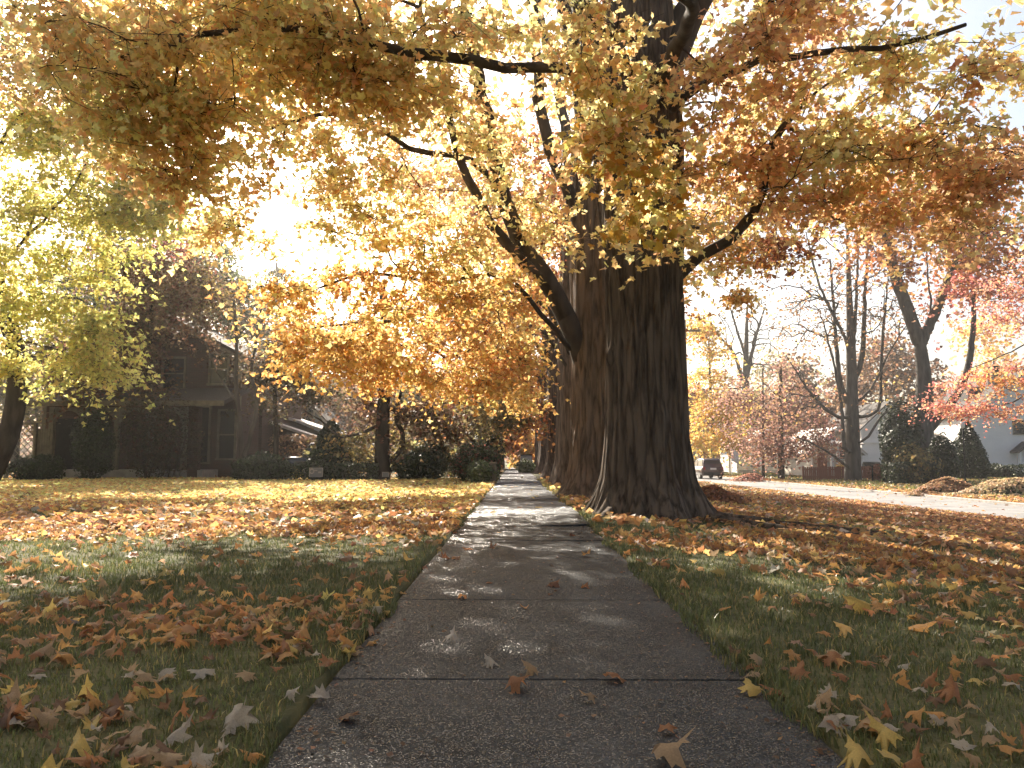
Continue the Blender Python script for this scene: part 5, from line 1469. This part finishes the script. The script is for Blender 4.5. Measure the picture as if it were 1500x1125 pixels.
# --- grass blades
GV, GF, GC, gb = [], [], [], 0
for (y0, y1, dens, hgt, wid) in ((1.0, 3.2, 5000, .036, .0042), (3.2, 6, 3000, .040, .0052), (6, 10, 1350, .043, .0095), (10, 16, 500, .045, .016), (16, 30, 160, .05, .032)):
    x, y = scatter(lambda x, y: dens * np.where(on_lawn(x, y), .35 + .85 * fbm(x * 1.3, y * 1.3, 60) + .5 * np.exp(-((np.minimum(np.abs(x - SW0), np.abs(x - SW1))) / .07) ** 2), 0), y0, y1, 1.7 if y0 < 5 else 1.2, dens * 1.3)
    n = len(x)
    z = H(x, y)
    z = np.where((x > SW0 - .02) & (x < SW1 + .02), .0, np.maximum(z, np.where(np.abs(x - .1) < .85, -.01, -9)))
    a = rng.uniform(0, 2 * math.pi, n); h_ = hgt * rng.uniform(.5, 1.35, n) * (.6 + .8 * fbm(x * .9, y * .9, 61)); w_ = wid * rng.uniform(.7, 1.3, n)
    ed = np.minimum(np.abs(x - SW0), np.abs(x - SW1)); h_ = h_ * (1 + 1.1 * np.exp(-(ed / .09) ** 2) * fbm(y * 3, x, 66)) * (.7 + 1.2 * np.clip(fbm(x * 3.1, y * 3.1, 67) - .45, 0, 1))
    la = rng.uniform(0, 2 * math.pi, n); ll = h_ * rng.uniform(.1, .9, n)
    bx_, by_ = np.cos(a) * w_ / 2, np.sin(a) * w_ / 2
    p0 = np.stack([x - bx_, y - by_, z - .004], 1); p1 = np.stack([x + bx_, y + by_, z - .004], 1)
    m0 = np.stack([x - bx_ * .8 + np.cos(la) * ll * .35, y - by_ * .8 + np.sin(la) * ll * .35, z + h_ * .6], 1)
    m1 = np.stack([x + bx_ * .8 + np.cos(la) * ll * .35, y + by_ * .8 + np.sin(la) * ll * .35, z + h_ * .6], 1)
    tp = np.stack([x + np.cos(la) * ll, y + np.sin(la) * ll, z + h_ * .95], 1)
    V = np.stack([p0, p1, m1, m0, tp], 1).reshape(-1, 3)
    i = (np.arange(n) * 5 + gb)[:, None]
    if y0 < 5:
        GF.append(np.concatenate([i + np.array([[0, 1, 2]]), i + np.array([[0, 2, 3]]), i + np.array([[3, 2, 4]])]))
    else:                                      # far blades are single slivers
        V = np.stack([p0, p1, tp], 1).reshape(-1, 3); i = (np.arange(n) * 3 + gb)[:, None]
        GF.append(i + np.array([[0, 1, 2]]))
    c = np.where(rng.random((n, 1)) < .13, np.array([[.26, .22, .10]]), np.array([[.085, .108, .048]]))
    patch = fbm(x * .5, y * .5, 62)[:, None]
    c = c * (1 + np.clip((y - 11) / 8, 0, 1)[:, None] * np.array([[1.6, .9, .4]])) * (.6 + .9 * patch) * rng.uniform(.6, 1.5, (n, 1)) + np.array([[.03, .02, .0]]) * patch
    GV.append(V); GC.append(np.repeat(c, 5 if y0 < 5 else 3, 0)); gb += len(V)
g_ = mesh_np('grass', np.concatenate(GV), [np.concatenate(GF)], M['grass'], None, np.concatenate(GC))
tag(g_, 'short green lawn grass on both sides of the walk', 'grass', kind='stuff')
# lawn across the road
x, y = rng.uniform(19.5, 62, 46000), rng.uniform(26, 100, 46000)
k = np.abs(x) < .72 * y + 2
x, y = x[k], y[k]; n = len(x); z = H(x, y)
c = jitter_col(np.where(fbm(x * .3, y * .3, 70)[:, None] > .5, np.array([[.16, .17, .05]]), np.array([[.24, .20, .07]])), .3)
o = leaf_mesh('far_grass', [leaf_arrays(np.stack([x, y, z + .03], 1), rng.uniform(.12, .22, n), rng.normal(size=(n, 3)) + np.array((0, -.6, .5)), np.stack([rng.normal(0, .3, n), rng.normal(0, .3, n), np.ones(n)], 1), c, 2)], M['grass'], None)
tag(o, 'yellowing grass on the lawns across the road', 'grass', kind='stuff')


# --- fallen leaves
def litter_density(x, y):
    nz = fbm(x * .8, y * .8, 80); nf = fbm(x * 2.5, y * 2.5, 84)
    left = np.where(y < 4.6, 105, np.where(y < 7.6, 56, np.where(y < 8.8, 46 + (y - 7.6) * 330, np.where(y < 14, 440, 330))))
    left = left * np.clip((nz - .24) * 2.6, .18, 1.5)
    right = np.where(x > 8.0 + .05 * (y - 10), 420, np.where(y < 6.5, 92, 140)) * np.clip((nz - .30) * 3.0, .08, 1.5)
    band = np.exp(-((y - 7.4 + .15 * x) / .45) ** 2) * 130 * (x > 1)
    d = np.where(x < 0, left, right + band)
    return np.where((x > SW0) & (x < SW1), 2.2, d) * np.clip(nf * 2.2 - .3, .15, 1.4)


def litter_pose(x, y, stand):
    n = len(x)
    z = np.where((x > SW0 - .02) & (x < SW1 + .02), .012, H(x, y) + .035)
    nr = rng.normal(size=(n, 3)) * np.array((stand, stand, .3)) + np.array((0, 0, 1.0))
    tipd = rng.normal(size=(n, 3)) * np.array((1, 1, .2))
    return np.stack([x, y, z], 1), nr, tipd


chunks = []
IND = []
for (y0, y1, dm, lod, sz, sf) in ((1.2, 5.4, 260, 0, .072, 1.7), (5.4, 9, 600, 1, .086, 1.25), (9, 20, 600, 2, .125, .8), (20, 30, 500, 2, .15, .55)):
    x, y = scatter(lambda x, y: litter_density(x, y) * sf, y0, y1, 1.8, dm)
    if lod == 0:
        d2 = y * 1.0
        vis = np.abs(x) < .655 * y
        idx = np.where(vis)[0]; idx = idx[np.argsort(y[idx])][:255]
        IND = [(x[i], y[i]) for i in idx]
        keep = np.ones(len(x), bool); keep[idx] = False
        x, y = x[keep], y[keep]
    n = len(x)
    pos, nr, tp = litter_pose(x, y, .32 if lod == 0 else .6)
    flat = (x > SW0) & (x < SW1); nr[flat] *= np.array((.25, .25, 1))
    far = np.clip((y - 11) / 6 + rng.normal(0, .2, n), 0, 1)[:, None] * (x < 1)[:, None]
    c = jitter_col(np.where(rng.random((n, 1)) < far, pick(LITFAR, n), np.where((rng.random((n, 1)) < np.clip((x - 4) / 5, 0, .85)[:, None]), pick(LITRED, n), pick(LITTER, n))), .2)
    sizes = sz * rng.uniform(.6, 1.3, n)
    if lod == 2:
        chunks.append(leaf_arrays(pos, sizes, nr, tp, c, lod, rng.uniform(-1.2, 2.2, n)))
    else:
        pos[:, 2] -= .012
        grp = rng.integers(0, 10, n)
        for q in range(10):
            w_ = grp == q
            if lod == 0 or q < 5: chunks.append(leaf_arrays(pos[w_], sizes[w_], nr[w_], tp[w_], c[w_], CRUMP[q] if lod == 0 else 1, rng.uniform(.6, 1.3, w_.sum()) * (1 if lod == 0 else rng.choice((-1.4, 2.0), w_.sum()))))
            else: chunks.append(leaf_arrays(pos[w_], sizes[w_], nr[w_], tp[w_], c[w_], CRUMP[q], rng.uniform(.6, 1.3, w_.sum())))
# crumbs of leaf, bark and soil on the slabs
n = 1500
y = 1.3 + 14 * rng.random(n) ** 1.6; e = rng.random(n); x = np.where(e < .35, SW0 + .02 + rng.exponential(.09, n), np.where(e < .7, SW1 - .02 - rng.exponential(.09, n), rng.uniform(SW0, SW1, n)))
k = (x > SW0) & (x < SW1); x, y = x[k], y[k]; n = len(x)
chunks.append(leaf_arrays(np.stack([x, y, np.full(n, .006)], 1), rng.uniform(.006, .024, n), rng.normal(0, .25, (n, 3)) + np.array((0, 0, 1)), rng.normal(size=(n, 3)), jitter_col(pick(BROWNS, n), .3), 2, rng.uniform(-1, 2, n)))
# beyond, along both road edges
for (xa, xb, ya, yb, nn, sz) in ((1.2, 13.8, 30, 75, 12000, .17), (12.6, 14.6, 8, 60, 6500, .13), (19.3, 21.2, 26, 90, 9000, .19), (19.4, 52, 30, 80, 9000, .2), (-30, -.7, 30, 60, 4000, .17), (14, 19.2, 18, 70, 420, .13)):
    x = rng.uniform(xa, xb, nn); y = ya + (yb - ya) * rng.random(nn) ** 1.4
    k = (np.abs(x) < .72 * y + 2) & (rng.random(nn) < .3 + fbm(x * .7, y * .35, 88)); x, y = x[k], y[k]; n = len(x)
    z = np.where((x > 13.8) & (x < 19.2), ROADZ + .055, H(x, y) + .04)
    pos, nr, tp = litter_pose(x, y, .5); pos[:, 2] = z
    chunks.append(leaf_arrays(pos, sz * rng.uniform(.6, 1.25, n), nr, tp, jitter_col(pick(LITTER, n), .2), 2, rng.uniform(-1, 2, n)))
o = leaf_mesh('fallen_leaves', chunks, M['litter'], None)
tag(o, 'carpet of fallen maple leaves over the lawns and road edges', 'leaves', kind='stuff')

# single leaves nearest the viewer
HUES = {'orange': (.52, .29, .11), 'rust brown': (.36, .18, .09), 'yellow': (.58, .44, .15), 'tan': (.40, .29, .18), 'dark brown': (.20, .12, .075), 'pale grey': (.46, .42, .36)}
hue_w = [2.6, 3, 1.2, 4, 3, 2.6]
IM = {}
for hname, c in HUES.items():
    IM[hname] = [one_leaf_mesh('fallen_leaf', t, c, 1.0, M['litter']) for t in CRUMP]
hn = list(HUES)


def drop_leaf(x, y, hname, size, label, group, tilt, rz=None):
    o = bpy.data.objects.new('fallen_leaf', random.choice(IM[hname])); C.objects.link(o)
    wk = SW0 - .02 < x < SW1 + .02
    z = .012 if wk else h1(x, y) + .018
    o.location = (x, y, z)
    nv = Vector((random.gauss(0, tilt), random.gauss(-.1, tilt), 1))
    o.rotation_euler = nv.to_track_quat('Z', 'Y').to_euler()
    o.rotation_euler.rotate_axis('Z', random.uniform(0, 6.28) if rz is None else rz)
    o.scale = (size * random.uniform(.8, 1.1), size, size * random.uniform(.7, 1.3))
    tag(o, label, 'leaf', group)


for (x, y) in IND:
    hname = random.choices(hn, hue_w)[0]
    if SW0 - .02 < x < SW1 + .02:
        drop_leaf(x, y, hname, .085 * random.uniform(.7, 1.2), f'{hname} curled maple leaf dropped on the concrete walk', f'{hname} leaves on the walk', .2)
    else:
        sd = 'on the shaded house-side grass' if x < 0 else 'on the road-side grass'
        drop_leaf(x, y, hname, .073 * random.uniform(.6, 1.35), f'{hname} maple leaf lying {sd} close to the walk', f'{hname} leaves {sd}', .34)


def gpt(px, py, zp=0.0):
    r = ray(px, py); t = (zp - CAMZ) / r[2]
    return r[0] * t, r[1] * t


for (px, py, hname, s_, lab) in ((348, 1092, 'pale grey', .11, 'pale upturned maple leaf on the grass edge'), (900, 997, 'rust brown', .085, 'squarish rust leaf fragment across a slab joint'), (718, 977, 'pale grey', .07, 'small pale arched leaf in the middle of a slab'), (662, 941, 'pale grey', .08, 'pale folded leaf on the third slab'), (775, 988, 'tan', .07, 'small tan crumpled leaf beside the slab joint'),
                                 (862, 1028, 'tan', .07, 'thin tan leaf just past the slab joint'), (985, 1116, 'tan', .12, 'broad tan leaf flat on the nearest slab'), (1100, 1015, 'yellow', .085, 'bright yellow leaf on the walk edge'), (1132, 1020, 'rust brown', .09, 'rust leaf touching a bright yellow one'), (1105, 997, 'tan', .11, 'large tan leaf curled on the walk edge'),
                                 (1275, 1105, 'tan', .12, 'big tan leaf where turf meets the slab'), (465, 1028, 'pale grey', .10, 'pale leaf at the left rim of the walk'), (1255, 897, 'yellow', .16, 'bright golden upright leaf in sunlit grass'), (1285, 895, 'orange', .14, 'orange leaf leaning beside a golden upright one'), (1350, 925, 'orange', .15, 'tall orange leaf standing in sunlit grass'), (860, 815, 'orange', .09, 'lone orange leaf far up the walk')):
    x, y = gpt(px, py, 0 if 400 < px < 1200 else -.03)
    drop_leaf(x, y, hname, s_, lab, None, .2 if 400 < px < 1240 else .9)


# --- raked leaf piles
def pile(label, cx, cy, rx, ry, hh, pal, n, size, group=None):
    g = h1(cx, cy)
    if 13.8 < cx < 19.2: g = ROADZ + .03
    t = thing('leaf_pile', label, 'leaf pile', (cx, cy, g), group)
    a = np.linspace(0, 2 * math.pi, 36, endpoint=False)
    def hz(u, v): return np.clip(1 - np.hypot(u, v) ** 1.5, 0, 1) * (.5 + 1.0 * fbm(u * 2.0 + cx, v * 2.0 + cy, 5))
    V = [(cx, cy, g + hh * float(hz(0., 0.)) - .05)]; Fq = []
    for k_, rr in enumerate((.25, .5, .75, 1.0)):
        for q in a:
            u, v = rr * math.cos(q), rr * math.sin(q)
            V.append((cx + u * rx, cy + v * ry, g - .06 + hh * float(hz(u, v))))
    for j in range(36): Fq.append((0, 1 + j, 1 + (j + 1) % 36))
    for k_ in range(3):
        for j in range(36):
            j2 = (j + 1) % 36; Fq.append((1 + k_ * 36 + j, 1 + (k_ + 1) * 36 + j, 1 + (k_ + 1) * 36 + j2, 1 + k_ * 36 + j2))
    MB().add(V, Fq).build('heap', M['soil'], t, True)
    u = rng.normal(0, .48, n); v = rng.normal(0, .48, n)
    r2 = u * u + v * v; k = r2 < 1.5; u, v = u[k], v[k]; m = len(u)
    pos = np.stack([cx + u * rx, cy + v * ry, g + hh * hz(u, v) + rng.uniform(0, .05, m)], 1)
    nr = np.stack([u, v, np.full(m, .8)], 1) + rng.normal(0, .55, (m, 3))
    o = leaf_mesh('leaves', [leaf_arrays(pos, size * rng.uniform(.6, 1.3, m), nr, rng.normal(size=(m, 3)), jitter_col(pick(pal, m), .22), 2, rng.uniform(-1, 2, m))], M['litter'], t)
    o['kind'] = 'stuff'


pile('red-brown raked leaf pile at the far kerb by the lamp post', xat(1384, 38.5), 38.5, 1.75, 1.1, .66, P_((.42, .27, .16, 3), (.50, .34, .19, 2), (.34, .20, .12, 2)), 4200, .15)
pile('pale tan raked leaf pile at the far kerb', xat(1492, 37), 37, 3.0, 1.3, .85, P_((.5, .40, .24, 3), (.58, .46, .28, 2), (.45, .3, .17, 2)), 5200, .15)
pile('small pinkish leaf heap beside the parked car', 18.6, 63, 1.7, 1.3, .5, P_((.5, .28, .2, 2), (.42, .2, .14, 2)), 1800, .2)
pile('dark leaf heap at the road edge behind the nearest maple', xat(1045, 20), 20, .75, .7, .30, P_((.25, .13, .08, 2), (.36, .18, .09, 2)), 2600, .13)


# ================================================================== thin haze added in place of lens glare, lifting the shadows
HAZE = 0.00065
if HAZE:
    m = bpy.data.materials.new('glare_haze'); m.use_nodes = True
    nt = m.node_tree; nt.nodes.remove(nt.nodes['Principled BSDF'])
    pv = nt.nodes.new('ShaderNodeVolumePrincipled')
    pv.inputs['Color'].default_value = (1.0, .97, .92, 1); pv.inputs['Density'].default_value = HAZE; pv.inputs['Anisotropy'].default_value = .55
    nt.links.new(pv.outputs[0], nt.nodes['Material Output'].inputs['Volume'])
    o = MB().box(-260, 260, -70, 260, -3, 32).build('haze', m)
    tag(o, 'thin haze added over the street in place of lens glare', 'haze', kind='stuff')
sc.cycles.volume_bounces = 0
